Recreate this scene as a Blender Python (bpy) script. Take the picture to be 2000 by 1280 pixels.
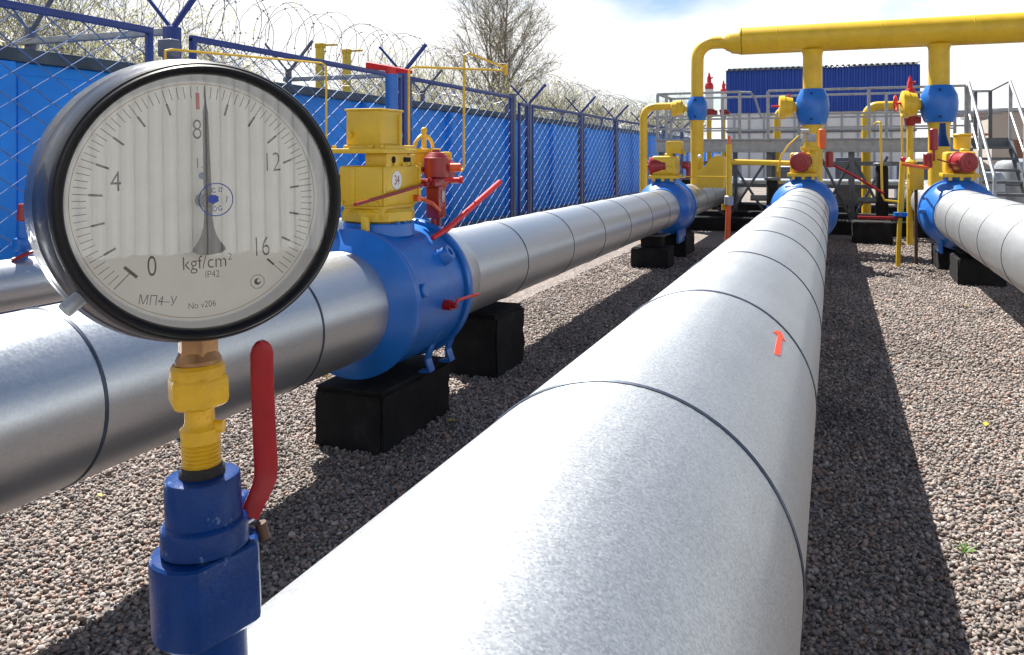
import bpy, bmesh, math, random
import numpy as np
from mathutils import Vector, Matrix
R = math.radians
random.seed(7); RNG = np.random.default_rng(7)
for o in list(bpy.data.objects): bpy.data.objects.remove(o)
scene = bpy.context.scene
C = scene.collection

# ------------------------------------------------------------------ camera, sky, sun, exposure
cam = bpy.data.cameras.new('camera'); camo = bpy.data.objects.new('camera', cam); C.objects.link(camo)
cam.sensor_width = 36; cam.lens = 28.8; cam.shift_y = -0.167; cam.clip_end = 2000; cam.clip_start = 0.01
camo.location = (0, 0, 1.3); camo.rotation_euler = (R(90), 0, R(21.4))
scene.camera = camo
SUN = Vector((-0.53, 0.45, 1.0)).normalized()
EL = math.asin(SUN.z); AZ = math.atan2(SUN.x, SUN.y)
w = bpy.data.worlds.new('World'); scene.world = w; w.use_nodes = True
nt = w.node_tree; nt.nodes.clear()
def N(t, kind, **kw):
    n = t.nodes.new(kind)
    for k, v in kw.items():
        if k.startswith('i_'):
            n.inputs[k[2:].replace('_', ' ')].default_value = v
        else: setattr(n, k, v)
    return n
out = N(nt, 'ShaderNodeOutputWorld')
sky = N(nt, 'ShaderNodeTexSky', sky_type='NISHITA', sun_disc=False)
sky.sun_elevation = EL; sky.sun_rotation = AZ; sky.air_density = 1.0; sky.dust_density = 0.6; sky.ozone_density = 1.5
bg = N(nt, 'ShaderNodeBackground', i_Strength=0.052)
cl = N(nt, 'ShaderNodeBackground', i_Color=(1.0, 1.0, 1.0, 1), i_Strength=0.48)
mixs = N(nt, 'ShaderNodeMixShader')
tc = N(nt, 'ShaderNodeTexCoord')
sep = N(nt, 'ShaderNodeSeparateXYZ')
mx = N(nt, 'ShaderNodeMath', operation='MAXIMUM'); mx.inputs[1].default_value = 0.0
ad = N(nt, 'ShaderNodeMath', operation='ADD'); ad.inputs[1].default_value = 0.22
dv = N(nt, 'ShaderNodeVectorMath', operation='DIVIDE')
cmb = N(nt, 'ShaderNodeCombineXYZ')
noi = N(nt, 'ShaderNodeTexNoise', i_Scale=0.9, i_Detail=7.0, i_Roughness=0.52)
mp = N(nt, 'ShaderNodeMapping'); mp.inputs['Location'].default_value = (3.1, 0.4, 0)
rmp = N(nt, 'ShaderNodeValToRGB'); rmp.color_ramp.elements[0].position = 0.385; rmp.color_ramp.elements[1].position = 0.53
# more cloud near the horizon
hz = N(nt, 'ShaderNodeMapRange'); hz.inputs['From Min'].default_value = 0.0; hz.inputs['From Max'].default_value = 0.62
hz.inputs['To Min'].default_value = 0.135; hz.inputs['To Max'].default_value = -0.24
sm = N(nt, 'ShaderNodeMath', operation='ADD')
L = nt.links.new
L(tc.outputs['Generated'], sep.inputs[0]); L(sep.outputs['Z'], mx.inputs[0]); L(mx.outputs[0], ad.inputs[0])
L(ad.outputs[0], cmb.inputs[0]); L(ad.outputs[0], cmb.inputs[1]); cmb.inputs[2].default_value = 1
L(tc.outputs['Generated'], dv.inputs[0]); L(cmb.outputs[0], dv.inputs[1]); L(dv.outputs[0], mp.inputs[0]); L(mp.outputs[0], noi.inputs['Vector'])
L(sep.outputs['Z'], hz.inputs['Value']); L(noi.outputs['Fac'], sm.inputs[0]); L(hz.outputs[0], sm.inputs[1])
L(sm.outputs[0], rmp.inputs[0]); L(rmp.outputs[0], mixs.inputs[0])
L(sky.outputs[0], bg.inputs['Color']); L(bg.outputs[0], mixs.inputs[1]); L(cl.outputs[0], mixs.inputs[2]); L(mixs.outputs[0], out.inputs[0])
sun = bpy.data.lights.new('sun', 'SUN'); sun.energy = 5.0; sun.angle = R(0.5); sun.color = (1.0, 0.955, 0.88)
suno = bpy.data.objects.new('sun', sun); C.objects.link(suno); suno.location = (0, 0, 30)
suno.rotation_euler = SUN.to_track_quat('Z', 'Y').to_euler()
scene.view_settings.view_transform = 'Standard'; scene.view_settings.look = 'None'
scene.view_settings.exposure = 1.38; scene.view_settings.gamma = 1

# ------------------------------------------------------------------ helpers
class MB:
    """collects shapes (world or local coordinates) and links them as one mesh object"""
    def __init__(s): s.v = []; s.f = []
    def add(s, vs, fs):
        b = len(s.v); s.v += [tuple(p) for p in vs]; s.f += [tuple(i + b for i in f) for f in fs]; return s
    def box(s, c, size, rot=None, bev=0.0, seg=2):
        bm = bmesh.new(); bmesh.ops.create_cube(bm, size=1.0)
        bmesh.ops.scale(bm, vec=size, verts=bm.verts)
        if bev: bmesh.ops.bevel(bm, geom=list(bm.edges), offset=bev, segments=seg, affect='EDGES', profile=0.5)
        M = Matrix.Translation(c) @ (rot.to_4x4() if rot is not None else Matrix.Identity(4))
        bm.verts.index_update()
        s.add([M @ v.co for v in bm.verts], [[v.index for v in f.verts] for f in bm.faces]); bm.free(); return s
    def lathe(s, prof, o, d, n=32, cap=True):
        """prof: list of (distance along d, radius)"""
        o = Vector(o); d = Vector(d).normalized(); q = d.to_track_quat('Z', 'Y'); ex = q @ Vector((1, 0, 0)); ey = q @ Vector((0, 1, 0))
        vs = []; fs = []; m = len(prof)
        for t, r in prof:
            for k in range(n):
                a = 2 * math.pi * k / n; vs.append(o + d * t + ex * (r * math.cos(a)) + ey * (r * math.sin(a)))
        for i in range(m - 1):
            for k in range(n):
                a = i * n + k; b = i * n + (k + 1) % n; fs.append((a, b, b + n, a + n))
        if cap: fs.append(tuple(range(n - 1, -1, -1))); fs.append(tuple(range((m - 1) * n, m * n)))
        return s.add(vs, fs)
    def cyl(s, a, b, r, r2=None, n=20, cap=True, bev=0.0):
        a = Vector(a); b = Vector(b); l = (b - a).length; r2 = r if r2 is None else r2
        p = [(0, r), (l, r2)] if not bev else [(0, r - bev), (bev, r), (l - bev, r2), (l, r2 - bev)]
        return s.lathe(p, a, b - a, n, cap)
    def tube(s, pts, r, n=8, closed=False, cap=True):
        P = [Vector(p) for p in pts]; m = len(P); rs = r if isinstance(r, (list, tuple)) else [r] * m
        vs = []; fs = []; prev = None
        for i in range(m):
            if closed: t = P[(i + 1) % m] - P[i - 1]
            else: t = P[min(i + 1, m - 1)] - P[max(i - 1, 0)]
            t.normalize()
            if prev is None:
                u = t.orthogonal().normalized()
            else:
                u = prev - t * prev.dot(t); u = u.normalized() if u.length > 1e-6 else t.orthogonal().normalized()
            prev = u; wv = t.cross(u)
            for k in range(n):
                a = 2 * math.pi * k / n; vs.append(P[i] + (u * math.cos(a) + wv * math.sin(a)) * rs[i])
        for i in range(m if closed else m - 1):
            j = (i + 1) % m
            for k in range(n):
                k2 = (k + 1) % n; fs.append((i * n + k, i * n + k2, j * n + k2, j * n + k))
        if cap and not closed: fs.append(tuple(range(n - 1, -1, -1))); fs.append(tuple(range((m - 1) * n, m * n)))
        return s.add(vs, fs)
    def prism(s, poly, M, h):
        """polygon in local xy extruded by h in local z, placed by matrix M"""
        n = len(poly); vs = [M @ Vector((x, y, 0)) for x, y in poly] + [M @ Vector((x, y, h)) for x, y in poly]
        fs = [tuple(range(n - 1, -1, -1)), tuple(range(n, 2 * n))] + [(i, (i + 1) % n, n + (i + 1) % n, n + i) for i in range(n)]
        return s.add(vs, fs)
    def sphere(s, c, r, n=16, m=10, sc=(1, 1, 1)):
        c = Vector(c); prof = [(-math.cos(math.pi * i / m), math.sin(math.pi * i / m)) for i in range(m + 1)]
        prof[0] = (-1, 0.02); prof[-1] = (1, 0.02)
        t = MB(); t.lathe(prof, (0, 0, 0), (0, 0, 1), n)
        return s.add([c + Vector((v[0] * sc[0], v[1] * sc[1], v[2] * sc[2])) * r for v in t.v], t.f)
    def hexnut(s, a, b, r, n=6):
        return s.cyl(a, b, r, n=n, bev=r * 0.08)
    def build(s, name, mat, parent=None, world=True, ang=38, recalc=True):
        me = bpy.data.meshes.new(name)
        off = Vector((0, 0, 0))
        if parent is not None and world:
            p = parent
            while p is not None: off += p.location; p = p.parent
        me.from_pydata([tuple(Vector(v) - off) for v in s.v], [], s.f); me.update()
        if recalc: bm = bmesh.new(); bm.from_mesh(me); bmesh.ops.recalc_face_normals(bm, faces=bm.faces); bm.to_mesh(me); bm.free()
        me.polygons.foreach_set('use_smooth', [True] * len(me.polygons)); me.set_sharp_from_angle(angle=R(ang))
        me.materials.append(mat)
        o = bpy.data.objects.new(name, me); C.objects.link(o)
        if parent is not None: o.parent = parent
        return o
def arc(c, r, a0, a1, ex, ey, n=10):
    c = Vector(c); ex = Vector(ex); ey = Vector(ey)
    return [c + ex * (r * math.cos(R(a0 + (a1 - a0) * i / n))) + ey * (r * math.sin(R(a0 + (a1 - a0) * i / n))) for i in range(n + 1)]
def tag(o, label=None, cat=None, group=None, kind=None):
    if label: o['label'] = label
    if cat: o['category'] = cat
    if group: o['group'] = group
    if kind: o['kind'] = kind
    return o
def thing(name, label, cat, loc=(0, 0, 0), group=None, rot=(0, 0, 0)):
    o = bpy.data.objects.new(name, None); C.objects.link(o); o.empty_display_size = 0.1
    o.location = loc; o.rotation_euler = rot
    return tag(o, label, cat, group)
def copy_tree(o, parent=None):
    c = o.copy(); C.objects.link(c); c.parent = parent
    for ch in list(o.children): copy_tree(ch, c)
    return c

# ------------------------------------------------------------------ materials
def mat(name): 
    m = bpy.data.materials.new(name); m.use_nodes = True; t = m.node_tree; b = t.nodes['Principled BSDF']; return m, t, b
def paint(name, col, rough=0.38, var=0.18, scale=6, metal=0.0, bump=0.06, grime=0.25, gcol=(0.06, 0.05, 0.04), coat=0.0, chips=None, spec=0.5):
    m, t, b = mat(name)
    co = N(t, 'ShaderNodeTexCoord'); n1 = N(t, 'ShaderNodeTexNoise', i_Scale=scale, i_Detail=6.0, i_Roughness=0.6)
    n2 = N(t, 'ShaderNodeTexNoise', i_Scale=scale * 9, i_Detail=4.0, i_Roughness=0.65)
    r1 = N(t, 'ShaderNodeMapRange'); r1.inputs['From Min'].default_value = 0.3; r1.inputs['From Max'].default_value = 0.7
    r1.inputs['To Min'].default_value = 1 - var; r1.inputs['To Max'].default_value = 1 + var
    mul = N(t, 'ShaderNodeVectorMath', operation='SCALE'); mul.inputs[0].default_value = col
    L = t.links.new
    L(co.outputs['Object'], n1.inputs['Vector']); L(co.outputs['Object'], n2.inputs['Vector']); L(n1.outputs['Fac'], r1.inputs[0]); L(r1.outputs[0], mul.inputs['Scale'])
    last = mul.outputs[0]
    if grime:
        sub = N(t, 'ShaderNodeMath', operation='MULTIPLY'); L(n1.outputs['Fac'], sub.inputs[0]); L(n2.outputs['Fac'], sub.inputs[1])
        rr = N(t, 'ShaderNodeMapRange'); rr.inputs['From Min'].default_value = 0.30; rr.inputs['From Max'].default_value = 0.46
        rr.inputs['To Min'].default_value = 0; rr.inputs['To Max'].default_value = grime
        L(sub.outputs[0], rr.inputs[0])
        mxx = N(t, 'ShaderNodeMix', data_type='RGBA'); L(rr.outputs[0], mxx.inputs['Factor']); L(last, mxx.inputs['A']); mxx.inputs['B'].default_value = (*gcol, 1); last = mxx.outputs['Result']
    if chips:
        n3 = N(t, 'ShaderNodeTexNoise', i_Scale=chips[0], i_Detail=5.0, i_Roughness=0.7); L(co.outputs['Object'], n3.inputs['Vector'])
        r3 = N(t, 'ShaderNodeMapRange'); r3.inputs['From Min'].default_value = chips[1]; r3.inputs['From Max'].default_value = chips[1] + 0.03; L(n3.outputs['Fac'], r3.inputs[0])
        m3 = N(t, 'ShaderNodeMix', data_type='RGBA'); L(r3.outputs[0], m3.inputs['Factor']); L(last, m3.inputs['A']); m3.inputs['B'].default_value = (*chips[2], 1); last = m3.outputs['Result']
    L(last, b.inputs['Base Color'])
    r2 = N(t, 'ShaderNodeMapRange'); r2.inputs['To Min'].default_value = rough - 0.1; r2.inputs['To Max'].default_value = rough + 0.14; L(n2.outputs['Fac'], r2.inputs[0]); L(r2.outputs[0], b.inputs['Roughness'])
    b.inputs['Metallic'].default_value = metal; b.inputs['Coat Weight'].default_value = coat; b.inputs['Specular IOR Level'].default_value = spec
    if bump:
        bp = N(t, 'ShaderNodeBump'); bp.inputs['Strength'].default_value = bump; bp.inputs['Distance'].default_value = 0.01; L(n2.outputs['Fac'], bp.inputs['Height']); L(bp.outputs[0], b.inputs['Normal'])
    return m
YELLOW = paint('yellow_paint', (0.60, 0.385, 0.014), 0.36, 0.14, 5, grime=0.30, gcol=(0.20, 0.10, 0.02))
YELLOW2 = paint('yellow_paint_worn', (0.58, 0.33, 0.008), 0.36, 0.2, 40, grime=0.6, gcol=(0.20, 0.10, 0.015), bump=0.14, spec=0.4)
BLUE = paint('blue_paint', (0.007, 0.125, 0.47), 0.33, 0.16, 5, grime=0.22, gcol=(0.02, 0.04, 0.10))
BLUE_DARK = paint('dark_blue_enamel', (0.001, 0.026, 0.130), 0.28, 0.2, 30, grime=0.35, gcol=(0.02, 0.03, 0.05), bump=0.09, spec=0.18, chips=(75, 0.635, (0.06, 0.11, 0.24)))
BLUE_FENCE = paint('fence_blue_paint', (0.010, 0.035, 0.20), 0.42, 0.2, 5)
BLUE_WALL = paint('wall_blue_paint', (0.010, 0.265, 0.86), 0.55, 0.16, 1.2, grime=0.3, gcol=(0.03, 0.07, 0.2))
BLUE_CLAD = paint('blue_cladding', (0.004, 0.052, 0.34), 0.5, 0.08, 1.0, grime=0.0)
POST = paint('post_grey_blue', (0.075, 0.095, 0.15), 0.45, 0.2, 6)
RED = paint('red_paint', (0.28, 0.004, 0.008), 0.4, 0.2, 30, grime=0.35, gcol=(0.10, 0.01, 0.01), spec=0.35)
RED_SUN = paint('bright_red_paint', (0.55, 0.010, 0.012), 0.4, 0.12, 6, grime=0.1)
MAROON = paint('maroon_paint', (0.24, 0.010, 0.013), 0.33, 0.2, 9, grime=0.25, gcol=(0.05, 0.01, 0.01))
ORANGE_RED = paint('orange_red_paint', (0.62, 0.10, 0.02), 0.45, 0.2, 8)
BITUMEN = paint('black_bitumen', (0.011, 0.011, 0.012), 0.82, 0.4, 8, bump=0.5, grime=0.45, gcol=(0.045, 0.042, 0.038), spec=0.2)
BLACK = paint('navy_black_enamel', (0.007, 0.011, 0.024), 0.36, 0.2, 30, grime=0.1, bump=0.03, coat=0.25)
RUBBER = paint('black_bezel', (0.003, 0.0034, 0.005), 0.42, 0.2, 60, grime=0.0, bump=0.03, spec=0.22)
GALV = paint('galvanised_steel', (0.30, 0.32, 0.34), 0.45, 0.2, 12, metal=0.35, grime=0.25, gcol=(0.12, 0.12, 0.12))
GALV_D = paint('dark_steel', (0.10, 0.11, 0.125), 0.5, 0.2, 9, metal=0.3)
WHITE = paint('white_paint', (0.66, 0.67, 0.68), 0.5, 0.06, 4, grime=0.08, gcol=(0.4, 0.4, 0.4))
BRASS = paint('old_brass', (0.30, 0.16, 0.07), 0.4, 0.25, 60, metal=0.6, grime=0.5, gcol=(0.10, 0.06, 0.04))
TAPE = paint('black_sealing_compound', (0.02, 0.017, 0.014), 0.6, 0.4, 80, bump=0.6, grime=0.3, gcol=(0.10, 0.05, 0.02))
DIAL = paint('dial_enamel', (0.90, 0.885, 0.82), 0.5, 0.04, 60, grime=0.10, gcol=(0.45, 0.38, 0.25), bump=0.0)
DIALRIM = paint('inner_ring', (0.78, 0.81, 0.86), 0.5, 0.03, 30, grime=0, bump=0)
INK = paint('dial_ink', (0.03, 0.03, 0.032), 0.6, 0.1, 50, grime=0, bump=0)
INK_RED = paint('dial_red', (0.50, 0.02, 0.04), 0.6, 0.1, 50, grime=0, bump=0)
INK_BLUE = paint('stamp_blue', (0.02, 0.05, 0.28), 0.6, 0.1, 50, grime=0, bump=0)
NEEDLE = paint('needle_metal', (0.035, 0.032, 0.027), 0.45, 0.2, 60, metal=0.0, grime=0.2, bump=0.02)
ORANGE = paint('orange_mark', (0.80, 0.055, 0.012), 0.55, 0.1, 40, grime=0, bump=0)
BARK = paint('bark', (0.19, 0.162, 0.125), 0.85, 0.3, 5)
COPING = paint('weathered_coping', (0.06, 0.085, 0.11), 0.8, 0.4, 3, bump=0.3, grime=0.5, gcol=(0.12, 0.11, 0.07))
BEIGE = paint('beige_render', (0.42, 0.36, 0.31), 0.8, 0.1, 0.6)
BROWN = paint('brown_wood', (0.20, 0.09, 0.05), 0.7, 0.2, 3)
RUSTY = paint('rusty_steel', (0.085, 0.042, 0.026), 0.7, 0.35, 9, grime=0.4, gcol=(0.05, 0.03, 0.02))
def leafmat(name, col, tr):
    m, t, b = mat(name); oi = N(t, 'ShaderNodeTexCoord'); n = N(t, 'ShaderNodeTexNoise', i_Scale=2.5, i_Detail=3.0)
    r = N(t, 'ShaderNodeMapRange'); r.inputs['From Min'].default_value = 0.3; r.inputs['From Max'].default_value = 0.7; r.inputs['To Min'].default_value = 0.6; r.inputs['To Max'].default_value = 1.35
    s = N(t, 'ShaderNodeVectorMath', operation='SCALE'); s.inputs[0].default_value = col
    t.links.new(oi.outputs['Object'], n.inputs['Vector']); t.links.new(n.outputs['Fac'], r.inputs[0]); t.links.new(r.outputs[0], s.inputs['Scale']); t.links.new(s.outputs[0], b.inputs['Base Color'])
    b.inputs['Roughness'].default_value = 0.6
    tl = N(t, 'ShaderNodeBsdfTranslucent'); t.links.new(s.outputs[0], tl.inputs['Color']); mxx = N(t, 'ShaderNodeMixShader'); mxx.inputs[0].default_value = tr
    t.links.new(b.outputs[0], mxx.inputs[1]); t.links.new(tl.outputs[0], mxx.inputs[2]); t.links.new(mxx.outputs[0], t.nodes['Material Output'].inputs['Surface'])
    return m
LEAF = leafmat('young_leaf', (0.46, 0.44, 0.20), 0.5)
LEAF_Y = leafmat('yellow_leaf', (0.55, 0.42, 0.03), 0.3)
WEED = leafmat('weed_leaf', (0.12, 0.25, 0.03), 0.4)

def zinc(name, base, rlo, rhi, spangle, metal, con=0.15, dent=0.25):
    m, t, b = mat(name); L = t.links.new
    co = N(t, 'ShaderNodeTexCoord')
    v = N(t, 'ShaderNodeTexVoronoi', i_Scale=spangle); v.feature = 'F1'
    wn = N(t, 'ShaderNodeTexNoise', i_Scale=spangle * 0.5, i_Detail=3.0); 
    vm = N(t, 'ShaderNodeVectorMath', operation='SCALE'); vm.inputs['Scale'].default_value = 0.6 / spangle
    va = N(t, 'ShaderNodeVectorMath', operation='ADD'); L(wn.outputs['Color'], vm.inputs[0]); L(co.outputs['Object'], wn.inputs['Vector']); L(co.outputs['Object'], va.inputs[0]); L(vm.outputs[0], va.inputs[1]); L(va.outputs[0], v.inputs['Vector'])
    sepc = N(t, 'ShaderNodeSeparateColor'); L(v.outputs['Color'], sepc.inputs[0])
    n = N(t, 'ShaderNodeTexNoise', i_Scale=3.0, i_Detail=6.0, i_Roughness=0.6); L(co.outputs['Object'], n.inputs['Vector'])
    ad = N(t, 'ShaderNodeMath', operation='MULTIPLY_ADD'); L(sepc.outputs[0], ad.inputs[0]); ad.inputs[1].default_value = 0.55; 
    hn = N(t, 'ShaderNodeMath', operation='MULTIPLY_ADD'); L(n.outputs['Fac'], hn.inputs[0]); hn.inputs[1].default_value = 0.6; hn.inputs[2].default_value = 0.2; L(hn.outputs[0], ad.inputs[2])
    rp = N(t, 'ShaderNodeMapRange'); rp.inputs['From Min'].default_value = 0.3; rp.inputs['From Max'].default_value = 1.25; rp.inputs['To Min'].default_value = 1 - con; rp.inputs['To Max'].default_value = 1 + con; L(ad.outputs[0], rp.inputs[0])
    sc = N(t, 'ShaderNodeVectorMath', operation='SCALE'); sc.inputs[0].default_value = base; L(rp.outputs[0], sc.inputs['Scale'])
    L(sc.outputs[0], b.inputs['Base Color']); b.inputs['Metallic'].default_value = metal
    rr = N(t, 'ShaderNodeMapRange'); rr.inputs['To Min'].default_value = rlo; rr.inputs['To Max'].default_value = rhi; L(sepc.outputs[1], rr.inputs[0]); L(rr.outputs[0], b.inputs['Roughness'])
    bp = N(t, 'ShaderNodeBump'); bp.inputs['Strength'].default_value = 0.12 * con; bp.inputs['Distance'].default_value = 0.004; L(sepc.outputs[2], bp.inputs['Height'])
    mp = N(t, 'ShaderNodeMapping'); mp.inputs['Scale'].default_value = (5, 0.8, 5); L(co.outputs['Object'], mp.inputs[0])
    n2 = N(t, 'ShaderNodeTexNoise', i_Scale=1.6, i_Detail=2.0); L(mp.outputs[0], n2.inputs['Vector'])
    bp2 = N(t, 'ShaderNodeBump'); bp2.inputs['Strength'].default_value = dent; bp2.inputs['Distance'].default_value = 0.02; L(n2.outputs['Fac'], bp2.inputs['Height']); L(bp.outputs[0], bp2.inputs['Normal']); L(bp2.outputs[0], b.inputs['Normal'])
    return m
ZINC = zinc('galvanised_sheet', (0.40, 0.415, 0.428), 0.42, 0.52, 380, 0.86, con=0.30, dent=0.26)
ALU = zinc('aluminium_sheet', (0.44, 0.465, 0.495), 0.34, 0.42, 160, 0.88, con=0.09, dent=0.12)
BAND = paint('joint_bead', (0.045, 0.06, 0.09), 0.4, 0.2, 30, metal=0.5)
m, t, b = mat('glass_pane'); GLASS = m
gl = N(t, 'ShaderNodeBsdfGlossy', i_Roughness=0.01); trn = N(t, 'ShaderNodeBsdfTransparent', i_Color=(0.96, 0.97, 0.97, 1)); fr = N(t, 'ShaderNodeFresnel', i_IOR=1.85); mxx = N(t, 'ShaderNodeMixShader')
t.links.new(fr.outputs[0], mxx.inputs[0]); t.links.new(trn.outputs[0], mxx.inputs[1]); t.links.new(gl.outputs[0], mxx.inputs[2]); t.links.new(mxx.outputs[0], t.nodes['Material Output'].inputs['Surface'])
# gravel
m, t, b = mat('gravel'); GRAVEL = m; L = t.links.new
co = N(t, 'ShaderNodeTexCoord'); v = N(t, 'ShaderNodeTexVoronoi', i_Scale=58.0); L(co.outputs['Object'], v.inputs['Vector'])
v2 = N(t, 'ShaderNodeTexVoronoi', i_Scale=58.0); v2.feature = 'DISTANCE_TO_EDGE'; L(co.outputs['Object'], v2.inputs['Vector'])
sp = N(t, 'ShaderNodeSeparateColor'); L(v.outputs['Color'], sp.inputs[0])
cr = N(t, 'ShaderNodeValToRGB'); cr.color_ramp.interpolation = 'CONSTANT'
STONE_COLS = [(0.0, (0.100, 0.086, 0.079)), (0.18, (0.175, 0.146, 0.128)), (0.42, (0.245, 0.193, 0.166)), (0.62, (0.195, 0.180, 0.176)), (0.78, (0.31, 0.265, 0.238)), (0.92, (0.235, 0.150, 0.118))]
e = cr.color_ramp.elements; e[0].position = 0; e[0].color = (*STONE_COLS[0][1], 1); e[1].position = STONE_COLS[1][0]; e[1].color = (*STONE_COLS[1][1], 1)
for p, c in STONE_COLS[2:]: k = e.new(p); k.color = (*c, 1)
L(sp.outputs[0], cr.inputs[0])
bn = N(t, 'ShaderNodeTexNoise', i_Scale=0.8, i_Detail=4.0); L(co.outputs['Object'], bn.inputs['Vector'])
br = N(t, 'ShaderNodeMapRange'); br.inputs['To Min'].default_value = 0.7; br.inputs['To Max'].default_value = 1.25; L(bn.outputs['Fac'], br.inputs[0])
sc = N(t, 'ShaderNodeVectorMath', operation='SCALE'); L(cr.outputs[0], sc.inputs[0]); L(br.outputs[0], sc.inputs['Scale']); L(sc.outputs[0], b.inputs['Base Color']); b.inputs['Roughness'].default_value = 0.8
ht = N(t, 'ShaderNodeMath', operation='MULTIPLY_ADD'); L(sp.outputs[1], ht.inputs[0]); ht.inputs[1].default_value = 0.4; L(v2.outputs['Distance'], ht.inputs[2])
bp = N(t, 'ShaderNodeBump'); bp.inputs['Strength'].default_value = 0.9; bp.inputs['Distance'].default_value = 0.02; L(ht.outputs[0], bp.inputs['Height']); L(bp.outputs[0], b.inputs['Normal'])
m, t, b = mat('gravel_stone'); STONE = m
at = N(t, 'ShaderNodeAttribute', attribute_name='stone_colour'); t.links.new(at.outputs['Color'], b.inputs['Base Color']); b.inputs['Roughness'].default_value = 0.75
m, t, b = mat('soil_grass'); SOIL = m
n = N(t, 'ShaderNodeTexNoise', i_Scale=0.6, i_Detail=8.0); cr = N(t, 'ShaderNodeValToRGB'); cr.color_ramp.elements[0].color = (0.06, 0.06, 0.03, 1); cr.color_ramp.elements[1].color = (0.16, 0.13, 0.09, 1)
t.links.new(n.outputs['Fac'], cr.inputs[0]); t.links.new(cr.outputs[0], b.inputs['Base Color']); b.inputs['Roughness'].default_value = 0.9

# ------------------------------------------------------------------ ground
XL, XM, XR, ZA = -1.99, -0.328, 1.323, 0.647
RL, RM = 0.2426, 0.287
g = MB(); n = 24
g.add([(-400, -400, -0.03), (400, -400, -0.03), (400, 700, -0.03), (-400, 700, -0.03)], [(0, 1, 2, 3)])
tag(g.build('ground', SOIL), kind='structure')
g = MB(); g.add([(-7, -14, 0), (9, -14, 0), (9, 60, 0), (-7, 60, 0)], [(0, 1, 2, 3)])
tag(g.build('gravel_yard', GRAVEL), kind='structure')

def stones():
    pts = []
    def zone(x0, x1, y0, y1, dens, size):
        k = int((x1 - x0) * (y1 - y0) * dens); p = np.c_[RNG.uniform(x0, x1, k), RNG.uniform(y0, y1, k), RNG.uniform(0.7, 1.35, k) * size]; pts.append(p)
    zone(-3.4, -1.2, 1.3, 3.2, 6200, 0.0080); zone(-3.0, -0.9, 3.2, 5.2, 4800, 0.0088); zone(-2.6, -0.8, 5.2, 8.5, 2700, 0.0105)
    zone(-0.35, 0.75, 1.2, 3.2, 6200, 0.0080); zone(-0.3, 1.25, 3.2, 5.5, 4800, 0.0088); zone(-0.2, 1.7, 5.5, 9.5, 2600, 0.0105)
    zone(0.75, 2.3, 1.0, 3.2, 4200, 0.0088); zone(1.25, 2.6, 3.2, 5.5, 3600, 0.0092); zone(1.7, 2.8, 5.5, 9.5, 1800, 0.0105); zone(-1.2, -0.3, 0.8, 4.5, 3600, 0.0085)
    zone(-0.2, 2.2, 9.5, 14, 900, 0.012); zone(-2.6, -1.0, 8.5, 12, 900, 0.012)
    zone(-3.4, -0.8, 1.3, 6, 110, 0.0125); zone(-0.3, 1.3, 1.2, 7, 110, 0.0125)
    p = np.concatenate(pts)
    # keep what the camera could see from here or a step aside
    ang = np.degrees(np.arctan2(p[:, 0], p[:, 1])) + 21.4
    p = p[np.abs(ang) < 46]
    n = len(p)
    bm = bmesh.new(); bmesh.ops.create_icosphere(bm, subdivisions=1, radius=1.0); bm.verts.index_update()
    V = np.array([v.co[:] for v in bm.verts]); Fc = np.array([[v.index for v in f.verts] for f in bm.faces]); bm.free()
    nv = len(V); nf = len(Fc)
    temps = [V * (1 + RNG.normal(0, 0.22, (nv, 1))) * np.array([1, RNG.uniform(0.65, 0.95), RNG.uniform(0.5, 0.8)]) for _ in range(24)]
    T = np.stack(temps)[RNG.integers(0, 24, n)]
    q = RNG.normal(size=(n, 4)); q[:, 1:3] *= 0.45; q /= np.linalg.norm(q, axis=1, keepdims=True)
    w_, x, y, z = q.T
    Rm = np.stack([np.stack([1 - 2 * (y * y + z * z), 2 * (x * y - z * w_), 2 * (x * z + y * w_)], 1), np.stack([2 * (x * y + z * w_), 1 - 2 * (x * x + z * z), 2 * (y * z - x * w_)], 1), np.stack([2 * (x * z - y * w_), 2 * (y * z + x * w_), 1 - 2 * (x * x + y * y)], 1)], 1)
    W = np.einsum('nij,nvj->nvi', Rm, T) * p[:, 2][:, None, None]
    W[:, :, 0] += p[:, 0][:, None]; W[:, :, 1] += p[:, 1][:, None]; W[:, :, 2] += (RNG.uniform(0.1, 0.9, n) * p[:, 2])[:, None]
    me = bpy.data.meshes.new('gravel_stones')
    me.vertices.add(n * nv); me.vertices.foreach_set('co', W.reshape(-1).astype(np.float32))
    F = (Fc[None] + (np.arange(n) * nv)[:, None, None]).reshape(-1)
    me.loops.add(len(F)); me.loops.foreach_set('vertex_index', F.astype(np.int32))
    me.polygons.add(n * nf); me.polygons.foreach_set('loop_start', (np.arange(n * nf) * 3).astype(np.int32)); me.polygons.foreach_set('loop_total', np.full(n * nf, 3, np.int32))
    cols = np.array([c for _, c in STONE_COLS]); wts = np.array([0.15, 0.24, 0.22, 0.16, 0.15, 0.08])
    px_, py_ = p[:, 0], p[:, 1]; patch = 1 + 0.13 * np.sin(px_ * 2.3 + 1.3 * np.sin(py_ * 1.1)) * np.sin(py_ * 1.7 + 0.9 * np.sin(px_ * 3.1)) + 0.08 * np.sin(px_ * 7.1 + py_ * 5.3)
    cc = cols[RNG.choice(6, n, p=wts)] * (RNG.uniform(0.7, 1.35, n) * patch)[:, None]
    a = me.attributes.new('stone_colour', 'FLOAT_COLOR', 'POINT'); a.data.foreach_set('color', np.c_[np.repeat(cc, nv, 0), np.ones(n * nv)].astype(np.float32).reshape(-1))
    me.update(); me.validate(); me.materials.append(STONE)
    o = bpy.data.objects.new('gravel_stones', me); C.objects.link(o); tag(o, 'grey and pinkish crushed gravel stones covering the yard', 'gravel', kind='stuff')
stones()
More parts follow.
